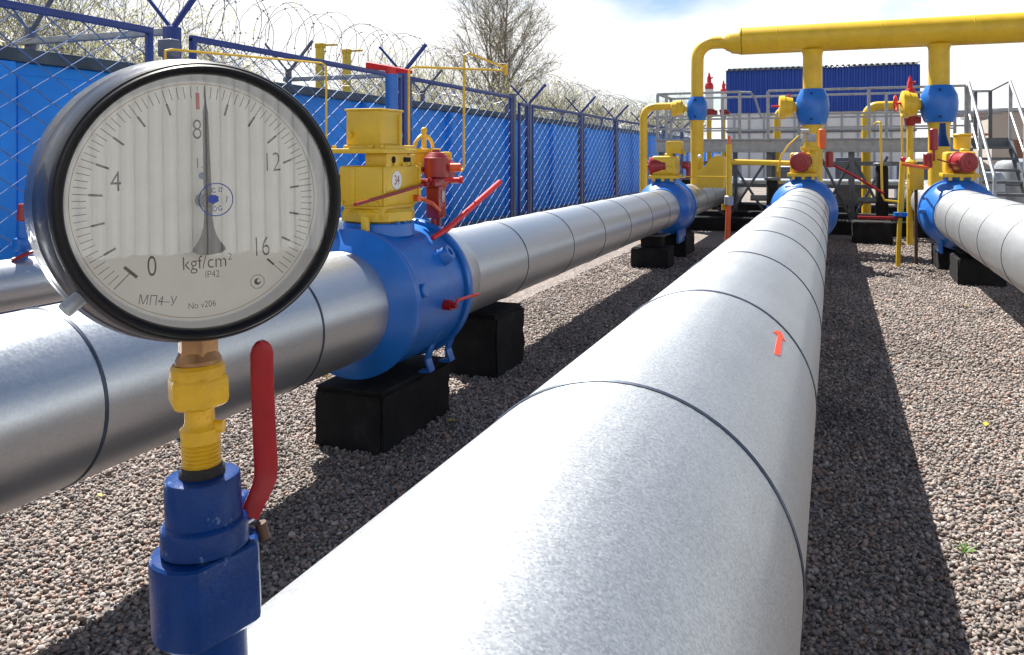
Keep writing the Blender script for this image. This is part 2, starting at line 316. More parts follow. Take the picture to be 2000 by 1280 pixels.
# small weeds and leaves on the gravel
def leaf(x, y, s, m_, label, cat='leaf'):
    b_ = MB(); a = random.uniform(0, 6); wv_ = 0.10 if cat == 'weed' else 0.28
    for j in range(7 if cat == 'weed' else 1):
        a += 0.95; d = Vector((math.cos(a), math.sin(a), 0)); nn = Vector((-d.y, d.x, 0)); u = 0.6 if cat == 'weed' else 0.15
        pp = [Vector((x, y, 0.018)), Vector((x, y, 0.018)) + d * s * 0.5 + nn * s * wv_ + Vector((0, 0, s * u * 0.7)), Vector((x, y, 0.018)) + d * s + Vector((0, 0, s * u)), Vector((x, y, 0.018)) + d * s * 0.5 - nn * s * wv_ + Vector((0, 0, s * u * 0.6))]
        b_.add(pp + [p + Vector((0, 0, 0.0012)) for p in pp], [(3, 2, 1, 0), (4, 5, 6, 7), (0, 1, 5, 4), (1, 2, 6, 5), (2, 3, 7, 6), (3, 0, 4, 7)])
    tag(b_.build(cat if cat == 'weed' else 'fallen_leaf', m_), label, cat)
leaf(-2.563, 2.31, 0.035, LEAF_Y, 'yellow-green leaf on sunlit gravel left of the blue gauge valve')
leaf(0.394, 2.993, 0.042, WEED, 'small green weed in gravel at lower right', 'weed')
leaf(1.042, 8.007, 0.09, LEAF_Y, 'yellow leaf on gravel below the black block under the right pipe')
leaf(0.675, 4.448, 0.05, LEAF_Y, 'yellow leaf in sunny gravel between the big pipe and right edge')
leaf(-1.70, 3.62, 0.07, LEAF_Y, 'tan leaf in a sunlit patch beside the nearest black block')

# ------------------------------------------------------------------ insulated pipes
def sheath(b_, x, z, r, y0, y1, n=72, step=0.2):
    k = max(2, int((y1 - y0) / step)); return b_.lathe([((y1 - y0) * i / k, r) for i in range(k + 1)], (x, y0, z), (0, 1, 0), n)
def band(x, z, r, y, wdt=0.011):
    b_ = MB(); b_.lathe([(-wdt / 2, r - 0.004), (-wdt / 2, r + 0.0015), (0, r + 0.0035), (wdt / 2, r + 0.0015), (wdt / 2, r - 0.004)], (x, y, z), (0, 1, 0), 96, cap=False); return b_
def lap(b_, x, z, r, y0, y1, a):     # longitudinal lap seam of the jacket
    c, s = math.cos(R(a)), math.sin(R(a)); ex = Vector((-s, 0, c)); nn = Vector((c, 0, s)); o_ = Vector((x, 0, z)) + nn * r
    for u0, u1, h in ((-0.012, 0.006, 0.0022),):
        P = [o_ + ex * u0 - nn * 0.003, o_ + ex * u1 - nn * 0.003, o_ + ex * u1 + nn * h, o_ + ex * u0 + nn * 0.0006]
        b_.add([p + Vector((0, y0, 0)) for p in P] + [p + Vector((0, y1, 0)) for p in P], [(0, 1, 5, 4), (1, 2, 6, 5), (2, 3, 7, 6), (3, 0, 4, 7), (3, 2, 1, 0), (4, 5, 6, 7)])
def pipe(label, x, r, y0, y1, bands, m_, laps=()):
    t_ = thing('insulated_pipe', label, 'pipe', (x, y0, ZA), 'insulated gas pipes')
    b_ = MB(); sheath(b_, x, ZA, r, y0, y1); b_.build('metal_jacket', m_, t_)
    for y in bands: band(x, ZA, r, y, 0.011 if y < 3 else (0.0065 if y < 5 else 0.0045)).build('joint_band', BAND, t_)
    return t_
mp_ = pipe('large central galvanised pipe in the foreground with an orange arrow', XM, RM, -1.6, 10.12, [-0.67, 0.315] + [1.30 + 0.972 * i for i in range(9)], ZINC)
b_ = MB()
ARW = [(47.6, 2.1733), (44.98, 2.2128), (41.12, 2.1631), (43.2, 2.160), (41.97, 1.9893), (44.99, 1.9575), (46.0, 2.1459), (48.73, 2.1334)]
# densify polygon on the cylinder
top = []
def cylp(a, y, rr): return Vector((XM + rr * math.cos(R(a)), y, ZA + rr * math.sin(R(a))))
b_.add([cylp(a, y, RM + 0.0012) for a, y in ARW[:]] + [cylp(a, y, RM - 0.001) for a, y in ARW], [(0, 1, 2, 3), (0, 3, 6, 7), (3, 4, 5, 6)] + [(i, (i + 1) % 8, 8 + (i + 1) % 8, 8 + i) for i in range(8)])
b_.build('flow_arrow', ORANGE, mp_)
pipe('smooth shiny aluminium pipe left of the gauge, up to valve 34', XL, RL, -1.2, 3.045, [-0.35, 0.62, 1.59, 2.56], ALU)
pl2 = pipe('left aluminium pipe running from valve 34 to the far blue valve', XL, RL, 3.74, 10.12, [4.74, 5.70, 6.58, 7.5, 8.48, 9.45], ALU)
b_ = MB(); b_.lathe([(0, RL + 0.026), (0.20, RL + 0.026), (0.27, RL - 0.002)], (XL, 3.74, ZA), (0, 1, 0), 64); b_.build('end_collar', ALU, pl2)
pipe('right galvanised pipe leaving the frame at the right edge', XR, 0.29, -1.6, 10.15, [-0.58, 0.39, 1.36, 2.33, 3.3, 4.27, 5.24, 6.21, 7.18, 8.15, 9.1], ZINC)
for x, r, nm, yl in ((XL, 0.235, 'left', 19), (XM, 0.275, 'central', 15), (XR, 0.27, 'right', 16)):
    pipe('shaded %s pipe running on behind its far blue valve under the platform' % nm, x, r, 10.85, yl, [11.6, 12.5, 13.4], ALU if nm == 'left' else ZINC)
# thin far-left pipe with its elbow down to the ground
t_ = thing('thin_pipe', 'thin grey pipe low along the fence at the left edge', 'pipe', (-3.9, -1, ZA))
b_ = MB(); b_.tube([(-3.9, -1, ZA), (-3.9, 2, ZA), (-3.9, 6.3, ZA)] + arc((-3.9, 6.3, ZA - 0.3), 0.3, 90, 0, (0, 1, 0), (0, 0, 1), 8)[1:] + [(-3.9, 6.6, 0)], 0.13, 36); b_.build('metal_jacket', ALU, t_)
for y in (1.5, 2.45, 3.4, 4.4, 5.4): band(-3.9, ZA, 0.13, y).build('joint_band', BAND, t_)
hv = thing('small_valve', 'small red handled valve on the thin pipe by the left edge', 'valve', (-3.9, 3.02, ZA + 0.13))
b_ = MB(); b_.cyl((-3.9, 3.02, ZA + 0.10), (-3.9, 3.02, ZA + 0.32), 0.025); b_.box((-3.9, 3.02, ZA + 0.2), (0.07, 0.09, 0.07), bev=0.02); b_.build('valve_body', BLUE, hv)
b_ = MB(); b_.cyl((-3.9, 3.02, ZA + 0.32), (-3.9, 3.02, ZA + 0.41), 0.03, 0.022, bev=0.006); b_.tube([(-3.9, 3.02, ZA + 0.36), (-3.86, 3.1, ZA + 0.35)], 0.010); b_.build('handle', MAROON, hv)
b_ = MB(); b_.tube([(-3.86, 2.93, ZA + 0.13), (-3.84, 3.02, ZA + 0.16), (-3.82, 3.2, ZA + 0.21)], 0.010); b_.build('lever', MAROON, hv)
# blue extended stem with a red handle, behind valve 34
t_ = thing('stem_post', 'blue valve stem post topped by a flat red handle', 'valve', (-3.9, 6.82, 0))
b_ = MB(); b_.cyl((-3.9, 6.82, 0), (-3.9, 6.82, 1.55), 0.075); b_.cyl((-3.9, 6.82, 1.5), (-3.9, 6.82, 2.08), 0.055, 0.062); b_.cyl((-3.9, 6.82, 1.48), (-3.9, 6.82, 1.52), 0.11); b_.build('stem_column', BLUE, t_)
b_ = MB(); b_.cyl((-3.9, 6.82, 2.08), (-3.9, 6.82, 2.14), 0.06); b_.tube([(-4.13, 6.75, 2.17), (-3.95, 6.80, 2.14), (-3.72, 6.9, 2.10)], [0.035, 0.03, 0.018]); b_.build('handle', RED_SUN, t_)

# ------------------------------------------------------------------ support blocks
def block(x0, x1, y0, y1, h, label, plate=None, ped=None):
    t_ = thing('support_block', label, 'support block', ((x0 + x1) / 2, (y0 + y1) / 2, 0), 'black concrete pipe supports')
    b_ = MB(); bm = bmesh.new(); bmesh.ops.create_cube(bm, size=1.0); bmesh.ops.scale(bm, vec=(x1 - x0, y1 - y0, h + 0.04), verts=bm.verts)
    bmesh.ops.bevel(bm, geom=list(bm.edges), offset=0.012, segments=2, affect='EDGES'); bmesh.ops.subdivide_edges(bm, edges=[e for e in bm.edges if e.calc_length() > 0.1], cuts=7, use_grid_fill=True)
    rb = random.Random(int(x0 * 977 + y0 * 131)); ed = [(x1 - x0) / 2 - 0.014, (y1 - y0) / 2 - 0.014]
    for v in bm.verts:
        k_ = 0.0055 if (abs(v.co.x) > ed[0]) + (abs(v.co.y) > ed[1]) + (v.co.z > h / 2 - 0.0) > 1 else 0.003
        v.co += Vector((rb.uniform(-1, 1), rb.uniform(-1, 1), rb.uniform(-1, 0.3))) * k_
    bm.verts.index_update(); b_.add([v.co + Vector(((x0 + x1) / 2, (y0 + y1) / 2, h / 2 - 0.02)) for v in bm.verts], [[v.index for v in f.verts] for f in bm.faces]); bm.free(); b_.build('concrete_block', BITUMEN, t_)
    if ped:
        b_ = MB(); b_.box(((x0 + x1) / 2, (y0 + y1) / 2, h + ped / 2), ((x1 - x0) * 0.55, (y1 - y0) * 0.6, ped), bev=0.006); b_.build('pedestal', BITUMEN, t_)
    if plate:
        b_ = MB(); b_.box(((x0 + x1) / 2, (y0 + y1) / 2, h + (ped or 0) + 0.007), ((x1 - x0) * plate, (y1 - y0) * plate, 0.014), bev=0.003); b_.build('saddle_plate', GALV_D if plate < 0.9 else BITUMEN, t_)
    return t_
block(-2.17, -1.82, 3.10, 3.78, 0.262, 'nearest black support block, under valve 34', 0.98)
block(-2.16, -1.82, 4.40, 4.86, 0.36, 'tall black support block just behind valve 34', 0.9)
block(-2.20, -1.77, 9.42, 9.85, 0.24, 'black support block in front of the far left blue valve', 0.8, 0.13)
block(-2.22, -1.76, 10.6, 11.3, 0.28, 'black support block under the far left blue valve', 0.9)
block(1.17, 1.60, 9.30, 9.95, 0.27, 'black support block under the right pipe', 0.9, 0.05)
block(1.12, 1.55, 10.5, 11.2, 0.24, 'black support block under the far right blue valve', 0.95)
block(0.27, 0.82, 13.2, 13.7, 0.33, 'low black block on the ground between central and right pipes', None)
block(-0.52, -0.14, 4.0, 4.5, 0.345, 'black support block beneath the large central pipe')
block(-0.52, -0.14, 10.3, 10.9, 0.25, 'black support block beneath the central far blue valve')

# ------------------------------------------------------------------ valve 34 with its actuator (left, near)
vt = thing('ball_valve', 'big blue ball valve with yellow actuator and number plate 34', 'valve', (XL, 3.38, 0))
b_ = MB(); b_.lathe([(3.03, 0.236), (3.035, 0.250), (3.085, 0.292), (3.10, 0.318), (3.115, 0.333), (3.135, 0.333), (3.145, 0.322), (3.20, 0.318), (3.38, 0.324), (3.58, 0.318), (3.625, 0.322)], (XL, 0, ZA), (0, 1, 0), 80)
b_.build('valve_body', BLUE, vt)
b_ = MB(); b_.lathe([(3.63, 0.30), (3.632, 0.338), (3.64, 0.344), (3.675, 0.344), (3.683, 0.338), (3.685, 0.315), (3.72, 0.28), (3.75, 0.235)], (XL, 0, ZA), (0, 1, 0), 80); b_.build('rear_flange', BLUE, vt)
b_ = MB(); b_.lathe([(3.145, 0.328), (3.16, 0.330), (3.175, 0.326)], (XL, 0, ZA), (0, 1, 0), 80); b_.build('weld_bead', BLUE, vt)
b_ = MB(); b_.cyl((XL, 3.36, 0.93), (XL, 3.36, 0.995), 0.17, 0.165, n=40, bev=0.006); b_.build('stem_neck', BLUE, vt)
d = Vector((0.83, 0.06, 0.55)).normalized(); o_ = Vector((XL, 3.47, ZA))
b_ = MB(); b_.lathe([(0.29, 0.046), (0.325, 0.046), (0.365, 0.042), (0.372, 0.036), (0.372, 0.018), (0.35, 0.016)], o_, d, 28); b_.build('lifting_lug', BLUE, vt)
b_ = MB(); b_.lathe([(0.30, 0.03), (0.335, 0.03), (0.34, 0.025)], Vector((XL, 3.2, ZA)), Vector((0.97, 0, 0.2)).normalized(), 20); b_.build('inspection_plug', BLUE, vt)
b_ = MB(); b_.cyl((XL + 0.30, 3.40, ZA - 0.03), (XL + 0.36, 3.40, ZA - 0.03), 0.024); b_.cyl((XL + 0.36, 3.40, ZA - 0.03), (XL + 0.385, 3.40, ZA - 0.03), 0.014); b_.build('drain_valve', RED, vt)
b_ = MB(); b_.tube([(XL + 0.375, 3.40, ZA - 0.03), (XL + 0.38, 3.42, ZA - 0.01), (XL + 0.375, 3.60, ZA - 0.015), (XL + 0.375, 3.66, ZA - 0.02)], 0.008); b_.build('drain_lever', RED_SUN, vt)
for y in (3.48, 3.70):
    pts = [(XL + 0.26, ZA - 0.18), (XL + 0.22, ZA - 0.235), (XL + 0.195, 0.34), (XL + 0.215, 0.285), (XL + 0.16, 0.277)]
    for sgn in (1, -1):
        b_ = MB()
        for (xa, za), (xb, zb) in zip(pts[:-1], pts[1:]):
            a_ = Vector((XL + sgn * (xa - XL), y, za)); c_ = Vector((XL + sgn * (xb - XL), y, zb)); dd = c_ - a_
            b_.box((a_ + c_) / 2, (0.014, 0.055, dd.length + 0.01), Matrix.Rotation(math.atan2(dd.x, dd.z), 3, 'Y'), bev=0.003)
        b_.build('foot_bracket', BLUE, vt)
# actuator
b_ = MB(); b_.lathe([(0.992, 0.15), (1.005, 0.175), (1.045, 0.175), (1.06, 0.16)], (XL, 3.36, 0), (0, 0, 1), 8); b_.box((XL, 3.37, 1.045), (0.215, 0.30, 0.075), bev=0.015); b_.build('actuator_base', YELLOW, vt)
b_ = MB(); b_.box((XL, 3.375, 1.165), (0.235, 0.36, 0.185), bev=0.016); b_.box((XL, 3.375, 1.085), (0.20, 0.33, 0.05), bev=0.01)
b_.box((XL - 0.04, 3.2, 1.165), (0.03, 0.02, 0.16), bev=0.004); b_.build('actuator_body', YELLOW, vt)
b_ = MB(); b_.box((XL + 0.055, 3.34, 1.283), (0.115, 0.20, 0.065), bev=0.006); b_.box((XL - 0.08, 3.50, 1.28), (0.06, 0.06, 0.06), bev=0.005); b_.box((XL + 0.05, 3.50, 1.28), (0.1, 0.08, 0.062), bev=0.005); b_.build('spacer_frame', YELLOW, vt)
b_ = MB(); b_.cyl((XL + 0.108, 3.30, 1.285), (XL + 0.1155, 3.30, 1.285), 0.016, n=16); b_.box((XL + 0.1145, 3.425, 1.285), (0.008, 0.06, 0.022)); b_.build('spacer_opening', BITUMEN, vt)
b_ = MB(); b_.box((XL - 0.02, 3.34, 1.325), (0.30, 0.32, 0.022), bev=0.005); b_.box((XL + 0.005, 3.36, 1.338), (0.225, 0.285, 0.03), bev=0.008); b_.build('flange_plate', YELLOW, vt)
b_ = MB(); b_.box((XL - 0.005, 3.33, 1.43), (0.185, 0.205, 0.17), bev=0.012); b_.box((XL - 0.005, 3.33, 1.514), (0.195, 0.215, 0.010), bev=0.004); b_.cyl((XL + 0.088, 3.40, 1.36), (XL + 0.088, 3.40, 1.50), 0.012); b_.cyl((XL - 0.07, 3.226, 1.40), (XL - 0.07, 3.212, 1.40), 0.014); b_.build('actuator_cover', YELLOW, vt)
for dx, dy in ((-0.15, 3.215), (0.10, 3.215), (0.10, 3.47), (0.05, 3.205)):
    b_ = MB(); b_.hexnut((XL + dx, dy, 1.335), (XL + dx, dy, 1.352), 0.011); b_.build('bolt', YELLOW, vt)
b_ = MB(); b_.box((XL - 0.13, 3.24, 1.15), (0.05, 0.10, 0.14), bev=0.008); b_.build('side_bracket', MAROON, vt)
b_ = MB(); b_.cyl((XL - 0.09, 3.10, 0.955), (XL - 0.09, 3.10, 0.995), 0.02, 0.026); b_.sphere((XL - 0.09, 3.10, 1.005), 0.026); b_.build('grease_fitting', RED, vt)
b_ = MB(); b_.box((XL + 0.05, 3.16, 0.99), (0.03, 0.03, 0.09), bev=0.004); b_.build('base_lug', YELLOW, vt)
NP = thing  # number plate is part of the valve
b_ = MB(); c_ = Vector((XL + 0.1205, 3.318, 1.19))
vs = [c_ + Vector((0, 0.043 * math.cos(2 * math.pi * k / 40), 0.043 * math.sin(2 * math.pi * k / 40))) for k in range(40)]
b_.add([p - Vector((0.004, 0, 0)) for p in vs] + vs, [tuple(range(40, 80))] + [(k, (k + 1) % 40, 40 + (k + 1) % 40, 40 + k) for k in range(40)]); npl = b_.build('number_plate', WHITE, vt)
def text(body, size, M, m_, parent, name, sx=1.0, thick=0.0, align='CENTER', world_off=True):
    cu = bpy.data.curves.new('t', 'FONT'); cu.body = body; cu.size = size; cu.align_x = align; cu.align_y = 'CENTER'; cu.offset = thick
    ob = bpy.data.objects.new('t', cu); C.objects.link(ob)
    dg = bpy.context.evaluated_depsgraph_get(); me = bpy.data.meshes.new_from_object(ob.evaluated_get(dg)); bpy.data.objects.remove(ob)
    me.transform(Matrix.Diagonal((sx, 1, 1, 1))); me.transform(M)
    if world_off:
        off = Vector((0, 0, 0)); p = parent
        while p is not None: off += p.location; p = p.parent
        me.transform(Matrix.Translation(-off))
    me.materials.clear(); me.materials.append(m_)
    o = bpy.data.objects.new(name, me); C.objects.link(o); o.parent = parent; return o
M34 = Matrix.Translation(c_ + Vector((0.001, 0.0, 0))) @ Matrix(((0, 0, 1, 0), (1, 0, 0, 0), (0, 1, 0, 0), (0, 0, 0, 1)))
text('34', 0.062, M34, MAROON, npl, 'number_lettering', 0.8)
# ribs, bolts and small fittings of the actuator
for yy in (3.21, 3.54):
    b_ = MB(); b_.box((XL + 0.1195, yy, 1.165), (0.008, 0.022, 0.17), bev=0.002); b_.build('rib', YELLOW, vt)
for k in range(5):
    b_ = MB(); b_.hexnut((XL + 0.1175, 3.215 + 0.08 * k, 1.262), (XL + 0.1265, 3.215 + 0.08 * k, 1.262), 0.008); b_.build('bolt', YELLOW, vt)
for k in range(4):
    b_ = MB(); b_.hexnut((XL - 0.09 + 0.06 * k, 3.193, 1.09), (XL - 0.09 + 0.06 * k, 3.185, 1.09), 0.008); b_.build('bolt', YELLOW, vt)
    b_ = MB(); b_.hexnut((XL + 0.155, 3.27 + 0.06 * k, 0.992), (XL + 0.155, 3.27 + 0.06 * k, 1.004), 0.010); b_.build('bolt', BLUE, vt)
b_ = MB(); b_.tube([(XL + 0.10, 3.56, 1.10), (XL + 0.16, 3.60, 1.07), (XL + 0.17, 3.66, 1.03)], 0.010, 8); b_.cyl((XL + 0.118, 3.50, 1.10), (XL + 0.140, 3.50, 1.10), 0.017, n=14); b_.build('hose', ORANGE_RED, vt)
b_ = MB(); b_.cyl((XL + 0.19, 3.73, 1.245), (XL + 0.245, 3.75, 1.245), 0.022, n=16, bev=0.004); b_.build('relief_cap', ORANGE_RED, vt)
b_ = MB(); b_.cyl((XL + 0.20, 3.66, 1.185), (XL + 0.27, 3.68, 1.185), 0.011, n=12); b_.cyl((XL + 0.27, 3.68, 1.185), (XL + 0.285, 3.685, 1.185), 0.019, n=14, bev=0.003); b_.build('bleed_screw', RED_SUN, vt)
b_ = MB(); b_.cyl((XL + 0.02, 3.87, 1.16), (XL + 0.02, 3.87, 1.29), 0.035, n=18, bev=0.006); b_.cyl((XL + 0.02, 3.87, 1.29), (XL + 0.02, 3.87, 1.31), 0.02, n=12); b_.build('oil_cup', ORANGE_RED, vt)
# hand pump
b_ = MB(); b_.cyl((XL + 0.13, 3.70, 1.19), (XL + 0.13, 3.70, 1.30), 0.062, n=28, bev=0.008); b_.lathe([(0, 0.055), (0.018, 0.04), (0.022, 0.02), (0.035, 0.018)], (XL + 0.13, 3.70, 1.30), (0, 0, 1), 24); b_.cyl((XL + 0.12, 3.80, 1.16), (XL + 0.12, 3.80, 1.285), 0.062, n=28, bev=0.02); b_.build('pump_cylinder', MAROON, vt)
b_ = MB(); b_.box((XL + 0.13, 3.70, 1.09), (0.075, 0.085, 0.20), bev=0.008); b_.box((XL + 0.13, 3.68, 1.17), (0.09, 0.15, 0.04), bev=0.006); b_.build('pump_body', MAROON, vt)
b_ = MB(); b_.box((XL + 0.1695, 3.70, 1.10), (0.006, 0.03, 0.055), bev=0.001); b_.build('pump_label', GALV, vt)
b_ = MB()
for yy in (3.675, 3.725): b_.cyl((XL + 0.13, yy, 0.90), (XL + 0.13, yy, 1.0), 0.013, n=12)
b_.sphere((XL + 0.14, 3.69, 0.925), 0.032, 14, 8); b_.build('pump_rods', MAROON, vt)
b_ = MB(); b_.tube([(XL + 0.21, 3.50, 0.91), (XL + 0.23, 3.62, 0.945), (XL + 0.25, 4.25, 1.155)], [0.012, 0.015, 0.016], 12); b_.build('pump_lever', RED_SUN, vt)
b_ = MB(); b_.tube([(XL + 0.135, 2.94, 1.10), (XL + 0.135, 3.30, 1.135), (XL + 0.14, 3.62, 1.172), (XL + 0.14, 3.92, 1.235)], 0.008, 8); b_.tube([(XL + 0.14, 3.55, 1.168), (XL + 0.14, 3.75, 1.175), (XL + 0.12, 3.98, 1.17)], 0.015, 10); b_.build('link_rod', MAROON, vt)
for k, yy in enumerate((3.58, 3.66, 3.76)):
    b_ = MB(); b_.hexnut((XL + 0.155, yy, 1.18), (XL + 0.155, yy, 1.197), 0.011); b_.build('pump_nut', RED, vt)
b_ = MB(); b_.cyl((XL + 0.02, 3.78, 1.21), (XL + 0.02, 3.78, 1.33), 0.06, n=24, bev=0.006); b_.cyl((XL + 0.02, 3.78, 1.318), (XL + 0.02, 3.78, 1.342), 0.085, n=28, bev=0.005); b_.build('filter_bowl', YELLOW, vt)
b_ = MB(); b_.cyl((XL + 0.02, 3.78, 1.34), (XL + 0.02, 3.78, 1.43), 0.013); b_.tube(arc((XL + 0.02, 3.78, 1.335), 0.075, 10, 170, (0.2, 0.98, 0), (0, 0, 1), 10), 0.009, 8); b_.sphere((XL + 0.02, 3.78, 1.435), 0.017); b_.build('filter_yoke', YELLOW, vt)
b_ = MB(); b_.tube([(XL + 0.02, 3.84, 1.30), (XL + 0.05, 3.95, 1.315), (XL + 0.05, 4.02, 1.315)], 0.011); b_.tube([(XL + 0.05, 4.02, 1.325), (XL + 0.05, 4.02, 1.24)], 0.013); b_.build('filter_outlet', YELLOW, vt)
b_ = MB(); b_.cyl((XL - 0.03, 3.72, 1.235), (XL + 0.08, 3.66, 1.235), 0.012); b_.cyl((XL - 0.08, 3.56, 1.22), (XL + 0.02, 3.64, 1.22), 0.02); b_.build('control_tube', MAROON, vt)
# thin impulse tubing
t_ = thing('impulse_tube', 'thin yellow tubing frame rising beside actuator of valve 34', 'tubing', (-1.85, 4.0, 1.23))
b_ = MB()
b_.tube([(-1.88, 3.86, 1.225), (-1.85, 3.98, 1.225)] + arc((-1.85, 3.98, 1.255), 0.03, -90, 0, (0, 1, 0), (0, 0, 1), 6)[1:] + [(-1.848, 4.01, 1.845), (-1.83, 4.03, 1.857), (-1.722, 4.3, 1.80)], 0.0068, 8)
b_.tube([(-1.993, 3.66, 1.34), (-1.993, 3.66, 1.735)] + [(-1.985, 3.675, 1.75), (-1.97, 3.7, 1.755), (-1.73, 4.28, 1.785)], 0.006, 8); b_.cyl((-1.722, 4.3, 1.76), (-1.722, 4.3, 1.82), 0.012)
b_.build('tubing', YELLOW, t_)
t_ = thing('impulse_tube', 'thin yellow tube crossing behind the top of the gauge', 'tubing', (-2.6, 3.83, 0.9))
b_ = MB(); b_.tube([(-2.6, 2.66, 1.70), (-2.6, 2.66, 1.742), (-2.6, 2.70, 1.752), (-2.6, 3.78, 1.81), (-2.6, 3.828, 1.80), (-2.6, 3.835, 0.0)], 0.0058, 8); b_.build('tubing', YELLOW, t_)
t_ = thing('junction_box', 'small grey blue box on a post behind the gauge top', 'junction box', (-3.2, 2.9, 0))
b_ = MB(); b_.box((-3.2, 3.30, 1.86), (0.09, 0.07, 0.09), bev=0.008); b_.build('box', POST, t_)
b_ = MB(); b_.cyl((-3.2, 3.30, 0), (-3.2, 3.30, 1.82), 0.02); b_.build('post', POST, t_)
t_.location = (-3.2, 3.30, 0)
for ch in t_.children: ch.data.transform(Matrix.Translation((0, -0.40, 0)))

# ------------------------------------------------------------------ far ball valves on the three lines
def far_valve(x, rp, rv, label, motor_dir, motor_c, extras):
    t_ = thing('ball_valve', label, 'valve', (x, 10.5, 0), 'blue ball valves on the gas pipes')
    y0 = 10.10
    b_ = MB(); b_.lathe([(y0, rp - 0.01), (y0 + 0.005, rp + 0.012), (y0 + 0.09, rv * 0.86), (y0 + 0.15, rv * 0.97), (y0 + 0.19, rv), (y0 + 0.23, rv), (y0 + 0.25, rv * 0.965), (y0 + 0.6, rv * 0.97)], (x, 0, ZA), (0, 1, 0), 72); b_.build('valve_body', BLUE, t_)
    b_ = MB(); b_.lathe([(y0 + 0.605, rv * 0.9), (y0 + 0.61, rv * 1.01), (y0 + 0.67, rv * 1.01), (y0 + 0.675, rv * 0.93), (y0 + 0.80, rp)], (x, 0, ZA), (0, 1, 0), 72); b_.build('rear_flange', BLUE, t_)
    zt = ZA + rv
    b_ = MB(); b_.cyl((x, 10.45, zt - 0.05), (x, 10.45, zt + 0.03), 0.16, n=32, bev=0.005); b_.build('stem_neck', BLUE, t_)
    for sx in (-1, 1):
        b_ = MB(); b_.box((x + sx * 0.2, 10.45, 0.30), (0.03, 0.5, 0.16), bev=0.006); b_.build('foot_bracket', BLUE, t_)
    b_ = MB(); b_.lathe([(rv * 0.9, 0.03), (rv + 0.02, 0.03), (rv + 0.035, 0.024), (rv + 0.035, 0.012)], (x, 10.25, ZA), (-1, 0, 0.1), 16); b_.build('lifting_lug', BLUE, t_)
    b_ = MB(); b_.box((x, 10.45, zt + 0.05), (0.36, 0.40, 0.045), bev=0.008)
    for i in range(-1, 2): b_.box((x + 0.11 * i, 10.26, zt + 0.015), (0.035, 0.03, 0.04))
    b_.build('base_plate', YELLOW, t_)
    b_ = MB(); b_.box((x, 10.47, zt + 0.19), (0.30, 0.34, 0.25), bev=0.03, seg=3); b_.cyl((x + 0.08, 10.33, zt + 0.14), (x + 0.08, 10.27, zt + 0.14), 0.045, n=20, bev=0.008); b_.cyl((x + 0.05, 10.4, zt + 0.30), (x + 0.05, 10.4, zt + 0.35), 0.05, n=20, bev=0.008); b_.build('gearbox', YELLOW, t_)
    mc = Vector(motor_c); md = Vector(motor_dir).normalized()
    b_ = MB(); b_.lathe([(-0.16, 0.07), (-0.12, 0.10), (-0.10, 0.112), (0.075, 0.112), (0.085, 0.104), (0.09, 0.07), (0.096, 0.066), (0.098, 0.02), (0.108, 0.018)], mc, md, 32); b_.build('motor', MAROON, t_)
    b_ = MB(); b_.lathe([(-0.115, 0.118), (-0.085, 0.118)], mc, md, 32); b_.build('motor_flange', MAROON, t_)
    extras(t_, x, zt); return t_
def exL(t_, x, zt):
    b_ = MB(); b_.box((-1.875, 10.46, 1.415), (0.19, 0.20, 0.16), bev=0.012); b_.build('actuator_cover', YELLOW, t_)
    b_ = MB(); b_.tube([(-1.80, 10.4, 1.33), (-1.76, 10.4, 1.38), (-1.74, 10.42, 1.32)], 0.018); b_.build('vent_tube', YELLOW, t_)
    b_ = MB(); b_.cyl((-1.70, 10.45, 1.02), (-1.70, 10.45, 1.22), 0.03); b_.sphere((-1.73, 10.4, 1.19), 0.05); b_.build('hand_pump', MAROON, t_)
    b_ = MB(); b_.tube([(-1.75, 10.3, 1.05), (-1.2, 10.55, 1.045)], 0.008); b_.build('air_line', YELLOW, t_)
def exM(t_, x, zt):
    b_ = MB(); b_.cyl((-0.12, 10.5, 1.39), (-0.12, 10.5, 1.63), 0.042, n=20, bev=0.008); b_.build('hydraulic_cylinder', ORANGE_RED, t_)
    b_ = MB(); b_.cyl((-0.04, 10.5, 1.17), (-0.04, 10.5, 1.36), 0.045, n=20, bev=0.01); b_.build('hand_pump', MAROON, t_)
    b_ = MB(); b_.box((-0.24, 10.4, 1.52), (0.10, 0.08, 0.10), bev=0.008); b_.cyl((-0.36, 10.4, 1.60), (-0.27, 10.4, 1.60), 0.03); b_.box((-0.33, 10.4, 1.50), (0.035, 0.03, 0.17), Matrix.Rotation(R(12), 3, 'Y'), bev=0.005); b_.build('limit_switch', GALV, t_)
    b_ = MB(); b_.tube([(-0.38, 10.35, 1.55), (-0.50, 10.3, 1.43), (-0.58, 10.3, 1.30), (-0.62, 10.3, 1.12)], 0.010); b_.build('cable_conduit', YELLOW, t_)
    b_ = MB(); b_.box((-0.25, 10.4, 1.39), (0.22, 0.10, 0.05), bev=0.012); b_.build('bracket', YELLOW, t_)
    b_ = MB(); b_.tube([(-0.03, 10.5, 1.21), (0.2, 10.48, 1.09), (0.55, 10.45, 0.87)], 0.014); b_.build('pump_lever', RED, t_)
